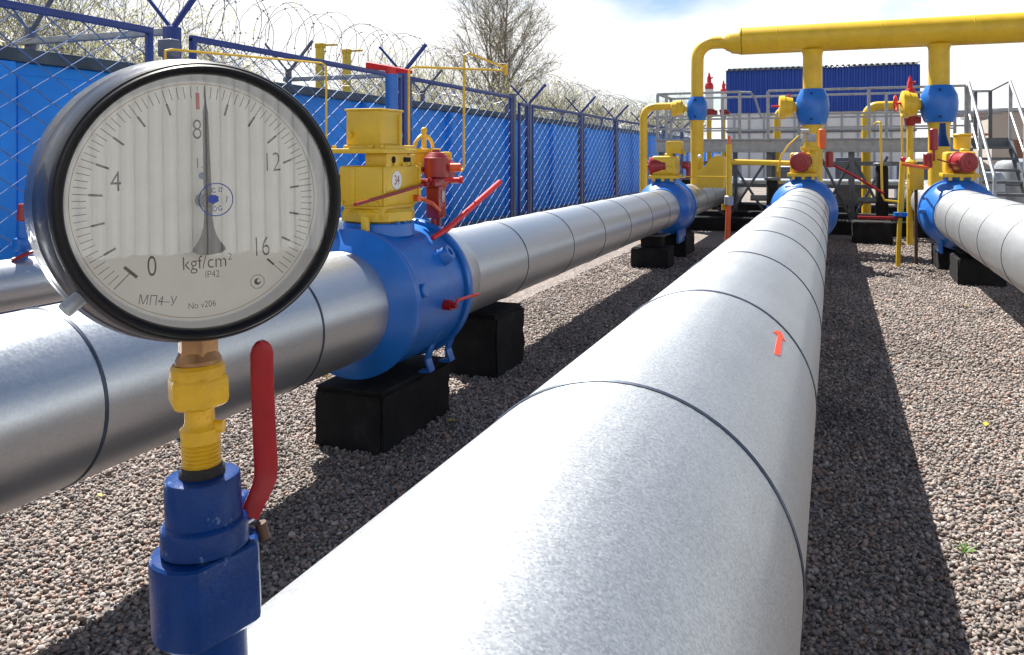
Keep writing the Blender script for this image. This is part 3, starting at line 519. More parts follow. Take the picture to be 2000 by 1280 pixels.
def exR(t_, x, zt):
    b_ = MB(); b_.cyl((1.048, 10.25, 1.37), (1.048, 10.25, 1.61), 0.045, n=20, bev=0.008); b_.cyl((1.05, 10.25, 1.25), (1.05, 10.25, 1.37), 0.014); b_.build('hydraulic_cylinder', MAROON, t_)
    b_ = MB(); b_.cyl((1.0, 10.35, 1.17), (1.0, 10.35, 1.34), 0.05, n=20, bev=0.012); b_.build('hand_pump', MAROON, t_)
    b_ = MB(); b_.cyl((1.375, 10.6, 1.38), (1.375, 10.6, 1.54), 0.09, n=24, bev=0.012); b_.cyl((1.375, 10.6, 1.535), (1.375, 10.6, 1.56), 0.10, n=24, bev=0.006); b_.build('actuator_cover', YELLOW, t_)
    b_ = MB(); b_.lathe([(1.42, 0.085), (1.55, 0.045), (1.70, 0.035)], (1.22, 11.0, 0), (0, 0, 1), 20); b_.build('stem_cone', BLUE_DARK, t_)
    b_ = MB(); b_.tube([(1.0, 10.3, 1.17), (0.80, 10.2, 1.20), (0.72, 10.2, 1.215)], 0.018); b_.build('pump_lever', ORANGE_RED, t_)
    b_ = MB(); b_.tube([(1.08, 10.2, 1.27), (1.25, 10.15, 1.21)], 0.008); b_.build('link_rod', MAROON, t_)
far_valve(XL, 0.2426, 0.345, 'far blue ball valve at the end of the left pipe, motor pointing left', (-1, -0.25, 0.0), (-2.10, 10.38, 1.18), exL)
far_valve(XM, 0.287, 0.385, 'far blue ball valve at the end of the central pipe', (-0.1, -1, 0), (-0.355, 10.20, 1.235), exM)
far_valve(XR, 0.29, 0.392, 'far blue ball valve at the end of the right pipe', (0.55, -1, 0), (1.345, 10.20, 1.235), exR)

# ------------------------------------------------------------------ yellow header with risers
HY, HZ, HR = 12.5, 3.0, 0.198
ht = thing('header_pipe', 'large overhead yellow header pipe with three risers', 'pipe', (0, HY, HZ))
b_ = MB(); b_.lathe([(0, HR)] + [(0.5 * i, HR) for i in range(1, 17)], (-1.24, HY, HZ), (1, 0, 0), 48); b_.build('header_barrel', YELLOW, ht)
b_ = MB(); b_.lathe([(0, 0.098), (0.03, 0.105), (0.055, 0.13), (0.11, 0.152), (0.13, 0.172), (0.25, 0.192), (0.262, 0.202), (0.28, 0.202)], (-1.53, HY, HZ), (1, 0, 0), 40); b_.build('reducer', YELLOW, ht)
b_ = MB(); b_.tube([(-1.50, HY, HZ), (-1.62, HY, HZ)] + arc((-1.66, HY, HZ - 0.24), 0.24, 90, 180, (1, 0, 0), (0, 0, 1), 12) + [(-1.905, HY, 2.5), (-1.905, HY, 2.19)], 0.093, 28); b_.build('elbow', YELLOW, ht)
for x in (-0.273, 1.343):
    b_ = MB(); zt = HZ - 0.10; b_.lathe([(zt - 2.27, 0.132), (zt - 2.30, 0.132), (0.16, 0.132), (0.06, 0.14), (0.02, 0.16)] if False else [(0, 0.132), (0.48, 0.132), (0.53, 0.14), (0.565, 0.165)], (x, HY, 2.26), (0, 0, 1), 32); b_.cyl((x, HY, 2.24), (x, HY, 2.262), 0.142, n=32); b_.build('riser', YELLOW, ht)
for x in (-0.75, 0.62, 1.75, 2.6):
    b_ = MB(); b_.lathe([(-0.008, HR - 0.002), (-0.004, HR + 0.0025), (0.004, HR + 0.0025), (0.008, HR - 0.002)], (x, HY, HZ), (1, 0, 0), 48, cap=False); b_.build('weld_seam', YELLOW, ht)
def riser_valve(x, r, zb, ztp, rp, label, gear, lev):
    t_ = thing('riser_valve', label, 'valve', (x, HY, zb), 'blue valves on the yellow risers')
    h = ztp - zb
    b_ = MB(); b_.lathe([(0, r * 0.74), (0.02, r * 0.80), (h * 0.12, r * 0.86), (h * 0.3, r * 0.97), (h * 0.55, r), (h * 0.75, r * 0.95), (h * 0.93, r * 0.76), (h, r * 0.70)], (x, HY, zb), (0, 0, 1), 40); b_.build('valve_body', BLUE, t_)
    b_ = MB(); b_.cyl((x, HY - 0.0, 0.75), (x, HY, zb + 0.01), rp, n=32); b_.cyl((x, HY, zb - 0.03), (x, HY, zb), rp * 1.08, n=32); b_.build('lower_riser', YELLOW, t_)
    zc = zb + h * 0.5
    b_ = MB(); b_.lathe([(-0.02, gear * 0.4), (0.05, gear * 0.45), (0.06, gear * 0.8), (0.16, gear * 0.9), (0.165, gear), (0.235, gear), (0.245, gear * 0.9)], (x - r * 0.93, HY, zc), (-1, -0.12, 0), 28)
    b_.build('gearbox', YELLOW, t_)
    if lev == 'wheel':
        b_ = MB(); c0 = Vector((x - r - 0.30, HY, zc + 0.02)); ring = arc(c0, 0.105, 0, 345, (0.25, 1, 0), (0, 0, 1), 23); b_.tube(ring, 0.011, 8, closed=True)
        for k in range(3):
            a = ring[k * 8]; b_.tube([c0, a], 0.008, 6)
        b_.cyl(c0, c0 + Vector((0.14, 0, 0)), 0.015); b_.build('handwheel', RED_SUN, t_)
    elif lev:
        b_ = MB(); b_.tube([(x - r - 0.12, HY - 0.05, zc + 0.02), (x - r - 0.33, HY - 0.1, zc + 0.015)], 0.014); b_.cyl((x - r - 0.09, HY, zc + 0.08), (x - r - 0.09, HY, zc + 0.20), 0.014); b_.build('lever', RED_SUN, t_)
    for dz in (0.14, 0.86):
        b_ = MB(); b_.cyl((x - 0.01, HY - r * 0.7, zb + h * dz), (x - 0.01, HY - r * 0.98, zb + h * dz), 0.018); b_.build('plug', BLUE_DARK, t_)
    return t_
riser_valve(-1.905, 0.152, 1.845, 2.195, 0.096, 'small blue ball valve on the left yellow riser', 0.11, None)
riser_valve(-0.273, 0.228, 1.755, 2.265, 0.135, 'blue ball valve on the middle yellow riser', 0.17, 'lever')
riser_valve(1.343, 0.238, 1.765, 2.265, 0.135, 'blue ball valve on the right yellow riser, with red handwheel', 0.19, 'wheel')
# bypass pipes
t_ = thing('bypass_pipe', 'slim yellow pipe bending over to the left riser valve', 'pipe', (-2.72, HY, 0), 'yellow bypass pipes')
b_ = MB(); b_.tube([(-2.72, HY, -0.02), (-2.72, HY, 1.0), (-2.72, HY, 1.85)] + arc((-2.54, HY, 1.885), 0.18, 180, 90, (1, 0, 0), (0, 0, 1), 10)[0:] + [(-2.2, HY, 2.065)], 0.057, 20); b_.build('bent_pipe', YELLOW, t_)
b_ = MB(); b_.lathe([(0, 0.08), (0.03, 0.08), (0.035, 0.1), (0.10, 0.1), (0.105, 0.075), (0.12, 0.075)], (-2.24, HY, 2.06), (1, 0, 0), 24); b_.build('flange', YELLOW, t_)
t_ = thing('bypass_pipe', 'slim yellow pipe standing left of the middle riser', 'pipe', (-1.03, 17.0, 0), 'yellow bypass pipes')
b_ = MB(); b_.tube([(-1.03, 17.0, -0.02), (-1.03, 17.0, 1.0), (-1.03, 17.0, 2.02)] + arc((-0.85, 17.0, 2.05), 0.18, 180, 90, (1, 0, 0), (0, 0, 1), 8) + [(-0.45, 17.0, 2.23)], 0.068, 18); b_.build('bent_pipe', YELLOW, t_)
t_ = thing('bypass_pipe', 'yellow pipe with horizontal arm left of the right riser', 'pipe', (0.59, 17.0, 0), 'yellow bypass pipes')
b_ = MB(); b_.tube([(0.59, 17.0, -0.02), (0.59, 17.0, 1.0), (0.59, 17.0, 2.02)] + arc((0.80, 17.0, 2.05), 0.21, 180, 90, (1, 0, 0), (0, 0, 1), 8) + [(1.5, 17.0, 2.26)], 0.084, 18); b_.build('bent_pipe', YELLOW, t_)
t_ = thing('equipment_cover', 'yellow slope topped steel cover behind the left far valve', 'cover', (-1.63, 12.0, 0.8))
b_ = MB(); Mx = Matrix.Translation((0, 12.35, 0)) @ Matrix(((1, 0, 0, 0), (0, 0, -1, 0), (0, 1, 0, 0), (0, 0, 0, 1)))
b_.prism([(-1.83, 0.85), (-1.46, 0.85), (-1.46, 1.29), (-1.56, 1.31), (-1.64, 1.27), (-1.72, 1.16), (-1.83, 1.08)], Mx, 0.35); b_.build('cover_shell', YELLOW, t_)
b_ = MB(); b_.sphere((-1.56, 12.1, 1.31), 0.055, sc=(1, 1, 0.6)); b_.sphere((-1.80, 12.05, 1.30), 0.03); b_.build('vent_cap', WHITE, t_)

# standpipes in front of the platform
t_ = thing('standpipe', 'yellow and orange standpipe left of the central pipe with a side arm', 'standpipe', (-1.207, 10.5, 0))
b_ = MB(); b_.cyl((-1.207, 10.5, 0.80), (-1.207, 10.5, 1.45), 0.035, n=16); b_.build('upper_pipe', YELLOW, t_)
b_ = MB(); b_.cyl((-1.235, 10.5, 0.0), (-1.212, 10.5, 0.70), 0.033, n=16); b_.build('lower_pipe', ORANGE_RED, t_)
b_ = MB(); b_.cyl((-1.207, 10.5, 1.44), (-1.207, 10.5, 1.56), 0.018); b_.build('top_stub', ORANGE_RED, t_)
b_ = MB(); b_.cyl((-1.212, 10.5, 0.69), (-1.208, 10.5, 0.81), 0.055, n=16, bev=0.01); b_.build('coupling', GALV, t_)
b_ = MB(); b_.tube([(-1.20, 10.5, 1.235), (-0.80, 10.5, 1.225), (-0.48, 10.45, 1.215)], 0.033, 14); b_.build('side_arm', YELLOW, t_)
t_ = thing('standpipe', 'thin yellow standpipe with blue flange and red lever before the right valve', 'standpipe', (0.72, 10.62, 0))
b_ = MB(); b_.tube([(0.735, 10.6, 0.62), (0.758, 10.55, 1.24)], 0.034, 14); b_.build('upper_pipe', YELLOW, t_)
b_ = MB(); b_.tube([(0.71, 10.62, -0.02), (0.73, 10.6, 0.58)], 0.026, 14); b_.build('lower_pipe', YELLOW, t_)
b_ = MB(); b_.cyl((0.735, 10.6, 0.60), (0.735, 10.6, 0.645), 0.075, n=20); b_.build('flange', BLUE, t_)
b_ = MB(); b_.box((0.50, 10.6, 0.575), (0.46, 0.035, 0.035), bev=0.008); b_.build('lever', RED, t_)
b_ = MB(); b_.sphere((0.76, 10.55, 1.265), 0.032); b_.build('cap', RED_SUN, t_)
t_ = thing('impulse_tube', 'thin yellow vertical tube with bent foot between central and right lines', 'tubing', (0.52, 10.5, 0))
b_ = MB(); b_.tube([(0.518, 10.5, 1.70), (0.535, 10.5, 0.85), (0.56, 10.5, 0.79), (0.70, 10.5, 0.775)], 0.013, 8); b_.tube([(0.518, 10.5, 1.70), (0.50, 10.9, 1.72), (0.5, 12.0, 1.72)], 0.012, 8); b_.build('tubing', YELLOW, t_)
t_ = thing('impulse_tube', 'thin yellow tube dropping from the handwheel of the right riser valve', 'tubing', (0.76, 11.2, 0))
b_ = MB(); b_.tube([(0.80, 11.2, 1.25), (0.79, 11.2, 1.80), (0.80, 11.4, 1.83), (0.95, 12.4, 1.85)], 0.012, 8); b_.build('tubing', YELLOW, t_)
t_ = thing('funnel', 'small yellow funnel on a yellow bracket beside the right valve', 'funnel', (0.87, 10.9, 0))
b_ = MB(); b_.lathe([(0, 0.075), (0.02, 0.075), (0.05, 0.03), (0.07, 0.013), (0.16, 0.012)], (0.86, 10.9, 1.22), (0, 0, 1), 20); b_.build('cone', YELLOW, t_)
b_ = MB(); b_.box((0.93, 10.95, 1.05), (0.16, 0.12, 0.30), bev=0.01); b_.build('bracket', YELLOW, t_)
b_ = MB(); b_.cyl((0.93, 10.95, -0.02), (0.93, 10.95, 0.91), 0.02); b_.build('leg', RUSTY, t_)

# safety valves with red caps
def safety(x, y, z0, zt, label, s=1.0, flip=False):
    t_ = thing('safety_valve', label, 'valve', (x, y, 0), 'red capped safety valves')
    b_ = MB(); b_.cyl((x, y, 0), (x, y, z0), 0.05 * s, n=16); b_.build('stand_pipe', YELLOW, t_)
    b_ = MB(); b_.lathe([(0, 0.075 * s), (0.10, 0.09 * s), (0.14, 0.11 * s), (0.16, 0.11 * s)], (x, y, z0), (0, 0, 1), 20); b_.cyl((x, y, z0 + 0.08), (x + 0.16 * s, y, z0 + 0.08), 0.06 * s); b_.build('valve_body', MAROON, t_)
    b_ = MB(); b_.cyl((x, y, z0 + 0.16), (x, y, zt - 0.36 * s), 0.085 * s, n=20, bev=0.008); b_.build('bonnet', WHITE, t_)
    b_ = MB(); b_.lathe([(0, 0.085 * s), (0.06 * s, 0.09 * s), (0.12 * s, 0.07 * s), (0.13 * s, 0.045 * s), (0.24 * s, 0.042 * s), (0.26 * s, 0.03 * s), (0.34 * s, 0.012 * s)], (x, y, zt - 0.36 * s), (0, 0, 1), 18); b_.tube([(x - 0.03 * s, y, zt - 0.17 * s), (x + 0.08 * s, y - 0.02, zt - 0.12 * s)], 0.014 * s); b_.build('cap', RED_SUN, t_)
safety(-2.35, 17, 2.1, 3.03, 'taller red capped safety valve behind the left riser', 1.0)
safety(-2.10, 17.3, 2.1, 2.88, 'shorter red capped safety valve behind the left riser', 0.8)
safety(1.05, 13.3, 1.75, 2.50, 'red capped safety valve beside the right riser valve', 0.9)

# ------------------------------------------------------------------ steel platform and stairs
pt = thing('platform', 'grey steel walkway platform with railings behind the yellow risers', 'platform', (-0.5, 15.5, 0))
def part(b_, name, m_, p): return b_.build(name, m_, p)
b_ = MB(); 
for y in (15.0, 16.3):
    b_.box((-0.5, y, 1.49), (5.05, 0.02, 0.22)); b_.box((-0.5, y - 0.03 * (1 if y < 15.5 else -1), 1.60), (5.05, 0.07, 0.016)); b_.box((-0.5, y - 0.03 * (1 if y < 15.5 else -1), 1.385), (5.05, 0.07, 0.016))
part(b_, 'deck_beam', GALV, pt)
b_ = MB()
for i in range(84): b_.box((-3.0 + i * 0.06, 15.65, 1.605), (0.012, 1.24, 0.03))
for i in range(6): b_.box((-0.5, 15.1 + i * 0.21, 1.60), (5.0, 0.01, 0.02))
part(b_, 'grating', GALV, pt)
for y in (14.99, 16.31):
    xs = (-3.0, -2.84, -1.54, -1.06, 0.56, 2.0) if y < 15.5 else (-3.0, -2.0, -0.6, 0.9, 2.0)
    for x in xs: b_ = MB(); b_.box((x, y, 2.0), (0.05, 0.05, 0.88), bev=0.004); part(b_, 'railing_post', GALV, pt)
    b_ = MB()
    for x0, x1 in (((-3.0, -2.84), (-2.84, -1.54), (-1.06, 0.56), (0.56, 2.0)) if y < 15.5 else ((-3.0, 2.0),)):
        b_.box(((x0 + x1) / 2, y, 2.445), (x1 - x0, 0.045, 0.04), bev=0.006); b_.box(((x0 + x1) / 2, y + 0.002, 2.03), (x1 - x0, 0.03, 0.035)); b_.box(((x0 + x1) / 2, y + 0.002, 1.80), (x1 - x0, 0.025, 0.03))
    part(b_, 'handrail', GALV, pt)
b_ = MB(); b_.box((-3.0, 15.65, 2.445), (0.04, 1.3, 0.04)); b_.box((-3.0, 15.65, 2.03), (0.03, 1.3, 0.03)); part(b_, 'end_rail', GALV, pt)
b_ = MB(); b_.tube([(-1.54, 14.99, 2.44), (-1.35, 14.99, 2.43), (-1.28, 14.99, 2.33), (-1.20, 15.3, 2.0)], 0.02); part(b_, 'gate_rail', GALV, pt)
for x in (-2.95, -1.75, -1.05, 0.30, 1.95):
    for y in (15.05, 16.25): b_ = MB(); b_.box((x, y, 0.68), (0.08, 0.08, 1.40), bev=0.004); part(b_, 'leg', GALV_D, pt)
for x0, x1 in ((-1.75, -1.05), (-0.2, 0.30), (0.30, 0.85), (-2.95, -1.75)):
    for sgn in (0, 1):
        b_ = MB(); b_.tube([(x0, 15.05, 0.2 if sgn else 1.3), (x1, 15.07, 1.3 if sgn else 0.2)], 0.025, 6); part(b_, 'brace', GALV_D, pt)
b_ = MB(); b_.box((-0.5, 15.06, 1.18), (4.9, 0.05, 0.07)); b_.box((-0.5, 16.24, 0.75), (4.9, 0.05, 0.07)); part(b_, 'tie_beam', GALV_D, pt)
st = thing('stairs', 'grey steel stairs with tall handrails at the right edge', 'stairs', (2.3, 13.8, 0))
for x in (2.04, 2.62):
    b_ = MB(); b_.add([(x - 0.02, 15.0, 1.60), (x + 0.02, 15.0, 1.60), (x + 0.02, 15.0, 1.38), (x - 0.02, 15.0, 1.38), (x - 0.02, 12.75, 0.12), (x + 0.02, 12.75, 0.12), (x + 0.02, 12.75, -0.02), (x - 0.02, 12.75, -0.02)], [(0, 1, 2, 3), (4, 7, 6, 5), (0, 4, 5, 1), (1, 5, 6, 2), (2, 6, 7, 3), (3, 7, 4, 0)]); part(b_, 'stringer', GALV_D, st)
    b_ = MB(); b_.tube([(x, 15.02, 2.50), (x, 12.78, 1.05), (x, 12.74, 0.98), (x, 12.74, 0.05)], 0.024, 10); b_.tube([(x, 15.0, 2.02), (x, 12.78, 0.56)], 0.016, 8); part(b_, 'handrail', GALV, st)
    for y, zb in ((14.98, 1.45), (13.9, 0.75)):
        b_ = MB(); b_.box((x, y, zb + 0.50), (0.05, 0.05, 1.02), bev=0.004); part(b_, 'railing_post', GALV, st)
for i in range(8):
    b_ = MB(); b_.box((2.33, 14.85 - i * 0.27, 1.44 - i * 0.175), (0.54, 0.22, 0.04)); part(b_, 'tread', GALV_D, st)
b_ = MB(); b_.box((2.33, 15.4, 1.52), (0.62, 0.8, 0.16)); part(b_, 'landing', GALV_D, st)
for x in (2.24, 2.46): b_ = MB(); b_.box((x, 15.75, 2.0), (0.055, 0.05, 0.80), bev=0.004); part(b_, 'gate_post', GALV_D, st)
b_ = MB(); b_.box((2.35, 15.75, 2.40), (0.26, 0.045, 0.04)); b_.box((2.35, 15.752, 1.98), (0.26, 0.03, 0.03)); b_.tube([(2.04, 15.0, 2.38), (2.24, 15.75, 2.40)], 0.018); b_.tube([(2.46, 15.75, 2.40), (2.62, 15.0, 2.50)], 0.018); part(b_, 'gate_frame', GALV, st)
# steel tanks and small plant behind
def tank(x, y, r, h, label, m_=GALV):
    t_ = thing('tank', label, 'tank', (x, y, 0), 'grey steel tanks behind the stairs')
    b_ = MB(); b_.lathe([(0.15, r * 0.6), (0.2, r * 0.9), (0.3, r), (h - 0.15, r), (h - 0.05, r * 0.85), (h, r * 0.4), (h + 0.01, 0.05)], (x, y, 0), (0, 0, 1), 36); b_.build('shell', m_, t_)
    for a in range(3): b_ = MB(); b_.box((x + r * 0.75 * math.cos(a * 2.1), y + r * 0.75 * math.sin(a * 2.1), 0.12), (0.06, 0.06, 0.3)); b_.build('leg', GALV_D, t_)
    b_ = MB(); b_.lathe([(-0.015, r + 0.008), (0.015, r + 0.008)], (x, y, h * 0.6), (0, 0, 1), 36, cap=False); b_.build('hoop', GALV_D, t_)
tank(2.55, 17.5, 0.42, 1.05, 'squat grey tank seen through the stairs at the right edge'); tank(3.35, 18.5, 0.40, 1.25, 'second grey tank at the right edge behind the stairs')
tank(-1.0, 19.5, 0.35, 1.1, 'pale grey vessel in the shade under the platform, left of the central pipe', WHITE)
t_ = thing('gate_valve', 'white elbow fitting with orange handwheel behind the stair rails', 'valve', (2.5, 18.0, 0))
b_ = MB(); b_.tube([(1.95, 18.0, 0), (1.95, 18.0, 1.95), (2.1, 18.0, 2.12), (3.0, 18.0, 2.17)], 0.07, 14); b_.build('pipe_bend', GALV, t_)
b_ = MB(); b_.cyl((2.62, 17.9, 1.70), (2.62, 17.9, 1.74), 0.19, n=24); b_.cyl((2.62, 17.9, 1.74), (2.62, 17.9, 2.12), 0.02); b_.build('handwheel', ORANGE_RED, t_)

t_ = thing('filter_skid', 'long dark equipment skid on the ground beneath the platform', 'skid', (-0.4, 18.5, 0))
b_ = MB(); b_.box((-0.4, 18.5, 0.14), (4.6, 1.0, 0.28), bev=0.01); b_.build('base', BITUMEN, t_)
for i, (x, hh) in enumerate(((-2.2, 0.95), (-0.9, 0.8), (0.35, 1.0), (1.5, 0.9))):
    b_ = MB(); b_.box((x, 18.5, 0.28 + hh / 2), (0.62, 0.7, hh), bev=0.02); b_.build('cabinet', POST, t_)
    b_ = MB(); b_.box((x, 18.135, 0.30 + hh / 2), (0.50, 0.04, hh * 0.8), bev=0.006); b_.build('cabinet_door', GALV_D, t_)
b_ = MB(); b_.tube([(-2.7, 17.9, 0.75), (1.9, 17.9, 0.75)], 0.09, 16); b_.build('manifold', GALV, t_)
def gas_filter(x, y, hh, lab):
    t_ = thing('gas_filter', lab, 'filter', (x, y, 0), 'dark gas filters under the platform')
    b_ = MB(); b_.lathe([(0.3, 0.05), (0.34, 0.085), (0.40, 0.095), (hh - 0.1, 0.095), (hh - 0.05, 0.085)], (x, y, 0), (0, 0, 1), 24); b_.build('vessel', BITUMEN, t_)
    b_ = MB(); b_.cyl((x, y, hh - 0.05), (x, y, hh), 0.13, n=24, bev=0.008); b_.build('lid', GALV_D, t_)
    b_ = MB(); b_.cyl((x, y, -0.02), (x, y, 0.31), 0.06); b_.build('foot', BITUMEN, t_)
    b_ = MB(); b_.cyl((x - 0.35, y, 0.6), (x + 0.35, y, 0.6), 0.05); b_.build('pipe_stub', GALV_D, t_)
gas_filter(0.72, 14.2, 1.2, 'black gas filter standing right of the low black block'); gas_filter(-0.95, 14.4, 0.95, 'black gas filter standing left of the middle yellow bypass pipe'); gas_filter(-2.35, 14.3, 0.95, 'black gas filter left of the yellow slope topped cover')
t_ = thing('concrete_sill', 'long low dark concrete sill across the yard below the platform', 'sill', (-0.5, 15.1, 0))
b_ = MB(); b_.box((-0.5, 14.9, 0.10), (5.4, 0.5, 0.24), bev=0.015); b_.build('sill_block', BITUMEN, t_)
b_ = MB(); b_.box((-0.5, 16.3, 0.12), (5.4, 0.4, 0.26), bev=0.015); b_.build('rear_sill', BITUMEN, t_)

# ------------------------------------------------------------------ buildings
bt = thing('process_building', 'long blue topped industrial building with white lower wall in the background', 'building', (-0.7, 44, 0))
X0, X1, YB = -4.98, 3.60, 42.0
b_ = MB(); prof = []; x = X0
while x < X1:
    prof += [(x, 0.0), (x + 0.09, 0.0), (x + 0.125, 0.06), (x + 0.215, 0.06)]; x += 0.25
vs = []; fs = []
for i, (px_, dy) in enumerate(prof): vs += [(px_, YB - dy, 3.45), (px_, YB - dy, 5.55)]
for i in range(len(prof) - 1): fs.append((2 * i, 2 * i + 2, 2 * i + 3, 2 * i + 1))
b_.add(vs, fs); b_.build('blue_cladding', BLUE_CLAD, bt)
b_ = MB(); vs = []; fs = []
for px_, dy in prof: vs += [(px_, YB - 0.22, 5.56 + dy * 1.6), (px_ + 0.05, YB + 7.5, 6.3 + dy * 1.6), (px_, YB - 0.22, 5.53 + dy * 1.6), (px_ + 0.05, YB + 7.5, 6.27 + dy * 1.6)]
for i in range(len(prof) - 1):
    a = 4 * i; c_ = 4 * i + 4; fs += [(a, c_, c_ + 1, a + 1), (a + 2, a + 3, c_ + 3, c_ + 2), (a, a + 2, c_ + 2, c_)]
b_.add(vs, fs); b_.build('roof', GALV_D, bt)
b_ = MB(); b_.box(((X0 + X1) / 2, YB + 3.7, 1.7), (X1 - X0 - 0.1, 7.2, 3.5)); b_.box(((X0 + X1) / 2, YB + 3.9, 4.3), (X1 - X0 - 0.1, 7.2, 2.3)); b_.build('wall', WHITE, bt)
b_ = MB(); b_.box(((X0 + X1) / 2, YB + 0.05, 2.55), (X1 - X0, 0.1, 0.16)); b_.build('window_band', GALV_D, bt)
for i in range(12): b_ = MB(); b_.box((X0 + 0.4 + i * 0.71, YB + 0.08, 1.7), (0.1, 0.06, 3.4)); b_.build('wall_post', GALV, bt)
t_ = thing('low_building', 'low beige building at the right edge behind the stairs', 'building', (12, 40, 0))
b_ = MB(); b_.box((12.6, 44, 1.6), (12.6, 8, 3.2)); b_.build('wall', BEIGE, t_)
b_ = MB(); b_.box((12.6, 44, 3.28), (12.9, 8.3, 0.14)); b_.build('roof', GALV, t_)
b_ = MB(); b_.box((7.6, 39.97, 1.0), (1.0, 0.08, 2.0)); b_.build('door', BROWN, t_)
# white corrugated hall to the right of the camera: it is what the gauge glass mirrors
t_ = thing('corrugated_hall', 'white corrugated hall wall mirrored in the gauge glass', 'building', (7.6, -5, 0))
b_ = MB(); vs = []; fs = []; prof = []; y = -16.0
while y < 4.0: prof += [(y, 0), (y + 0.05, 0), (y + 0.075, 0.045), (y + 0.125, 0.045)]; y += 0.15
for yy, dx in prof: vs += [(7.2 - dx, yy, 0.80), (7.2 - dx, yy, 5.0)]
for i in range(len(prof) - 1): fs.append((2 * i, 2 * i + 2, 2 * i + 3, 2 * i + 1))
b_.add(vs, fs); b_.build('cladding', WHITE, t_)
b_ = MB(); b_.box((7.32, -6, 0.39), (0.2, 20.2, 0.82)); b_.build('plinth', GALV, t_)
b_ = MB(); k = 160
for i in range(k + 1):
    yy = -15.8 + 19.6 * i / k; b_.v += [(7.21, yy, -0.02), (5.7, yy, -0.02), (6.5, yy, 0.42 + 0.05 * math.sin(i * 1.7)), (7.0, yy, 0.80 + 0.04 * math.sin(i * 2.9) + 0.04 * math.sin(i * 0.7)), (7.21, yy, 0.83 + 0.03 * math.sin(i * 1.3))]
for i in range(k):
    for j in range(4): a = i * 5 + j; b_.f.append((a, a + 1, a + 6, a + 5))
tag(b_.build('gravel_bank', GRAVEL, ang=80), kind='structure')
b_ = MB(); b_.box((9.4, -6, 2.5), (4.0, 20.0, 4.9)); b_.build('hall_body', WHITE, t_)

# ------------------------------------------------------------------ fences
FX = -5.0
panels = [(1.3, 4.95), (5.42, 8.95), (9.2, 12.70), (13.1, 13.5), (13.75, 16.72), (16.95, 19.75), (19.95, 22.8), (23.0, 26.0), (26.2, 29.3), (29.5, 33)]
names = ['nearest fence panel at the left edge, blue angle frame with wire mesh', 'second fence panel from the left, behind the gauge', 'fence panel behind the red lever of valve 34', 'narrow fence strip between two close posts', 'fence panel just right of the narrow strip', 'fence panel two bays right of the narrow strip', 'fence panel seen left of the yellow bypass pipe', 'far fence panel behind the yellow bypass pipe', 'farther fence panel behind the left platform railing', 'farthest fence panel at the end of the wire fence']
def clip(y0, z0, y1, z1, ya, yb, za, zb):
    dy, dz = y1 - y0, z1 - z0; a, c = 0.0, 1.0
    for p, q in ((-dy, y0 - ya), (dy, yb - y0), (-dz, z0 - za), (dz, zb - z0)):
        if abs(p) < 1e-9:
            if q < 0: return None
        else:
            r = q / p
            if p < 0: a = max(a, r)
            else: c = min(c, r)
    return None if a >= c else ((y0 + a * dy, z0 + a * dz), (y0 + c * dy, z0 + c * dz))
WIRE = paint('fence_wire', (0.075, 0.15, 0.36), 0.6, 0.2, 8, metal=0.1, grime=0)
for (ya, yb), lab in zip(panels, names):
    hi = 2.29 if ya < 13 else 2.20; lo = 0.12
    t_ = thing('mesh_fence', lab, 'fence', (FX, ya, 0), 'blue wire mesh fence panels')
    b_ = MB(); q = 0.03
    for zz in (lo, hi): b_.box((FX, (ya + yb) / 2, zz), (0.045, yb - ya + 0.05, 0.05), bev=0.003)
    for yy in (ya, yb): b_.box((FX, yy, (lo + hi) / 2), (0.044, 0.05, hi - lo), bev=0.003)
    b_.build('frame', BLUE_FENCE, t_)
    b_ = MB(); p = 0.30 if yb < 14 else 0.30; sl = 0.62
    k = int((yb - ya + 5) / p) + 2
    for i in range(-14, k):
        yy = ya + i * p
        for sgn in (1, -1):
            r = clip(yy, lo if sgn > 0 else hi, yy + 5, (lo if sgn > 0 else hi) + sgn * 5 * sl, ya, yb, lo, hi)
            if r: b_.tube([(FX + 0.006 * sgn, r[0][0], r[0][1]), (FX + 0.006 * sgn, r[1][0], r[1][1])], 0.0036 if sgn > 0 else 0.0052, 5, cap=False)
    b_.build('wire_mesh', WIRE, t_)
posts = [5.22, 9.07, 12.85, 13.62, 16.84, 19.85, 22.9, 26.1, 29.4, 33.1, 1.05]
for i, y in enumerate(posts):
    lab = ['fence post with a V bracket above the top of the gauge', 'fence post with a V bracket above the yellow actuator of valve 34', 'wide blue grey fence post left of the narrow fence strip', 'fence post with a V bracket right of the narrow fence strip', 'second V bracket fence post right of the narrow strip', 'third V bracket fence post right of the narrow strip', 'V bracket fence post just beside the yellow bypass pipe', 'far V bracket fence post behind the yellow bypass pipe', 'second to last V bracket post of the far fence', 'last V bracket post of the far fence', 'fence post just outside the left edge'][i]
    t_ = thing('fence_post', lab, 'fence post', (FX - 0.03, y, 0), 'fence posts with V brackets')
    hp = 2.36 if y < 13 else 2.24
    b_ = MB(); b_.box((FX - 0.03, y, hp / 2), (0.10, 0.11, hp), bev=0.006); b_.build('post', BLUE_FENCE if i in (0, 1) else POST, t_)
    if i != 2:
        for sgn in (-1, 1):
            b_ = MB(); b_.tube([(FX - 0.03, y, hp - 0.02), (FX - 0.03 + sgn * 0.33, y, hp + 0.33)], 0.016 if sgn < 0 else 0.026, 6); b_.build('bracket_arm', BLUE_FENCE, t_)
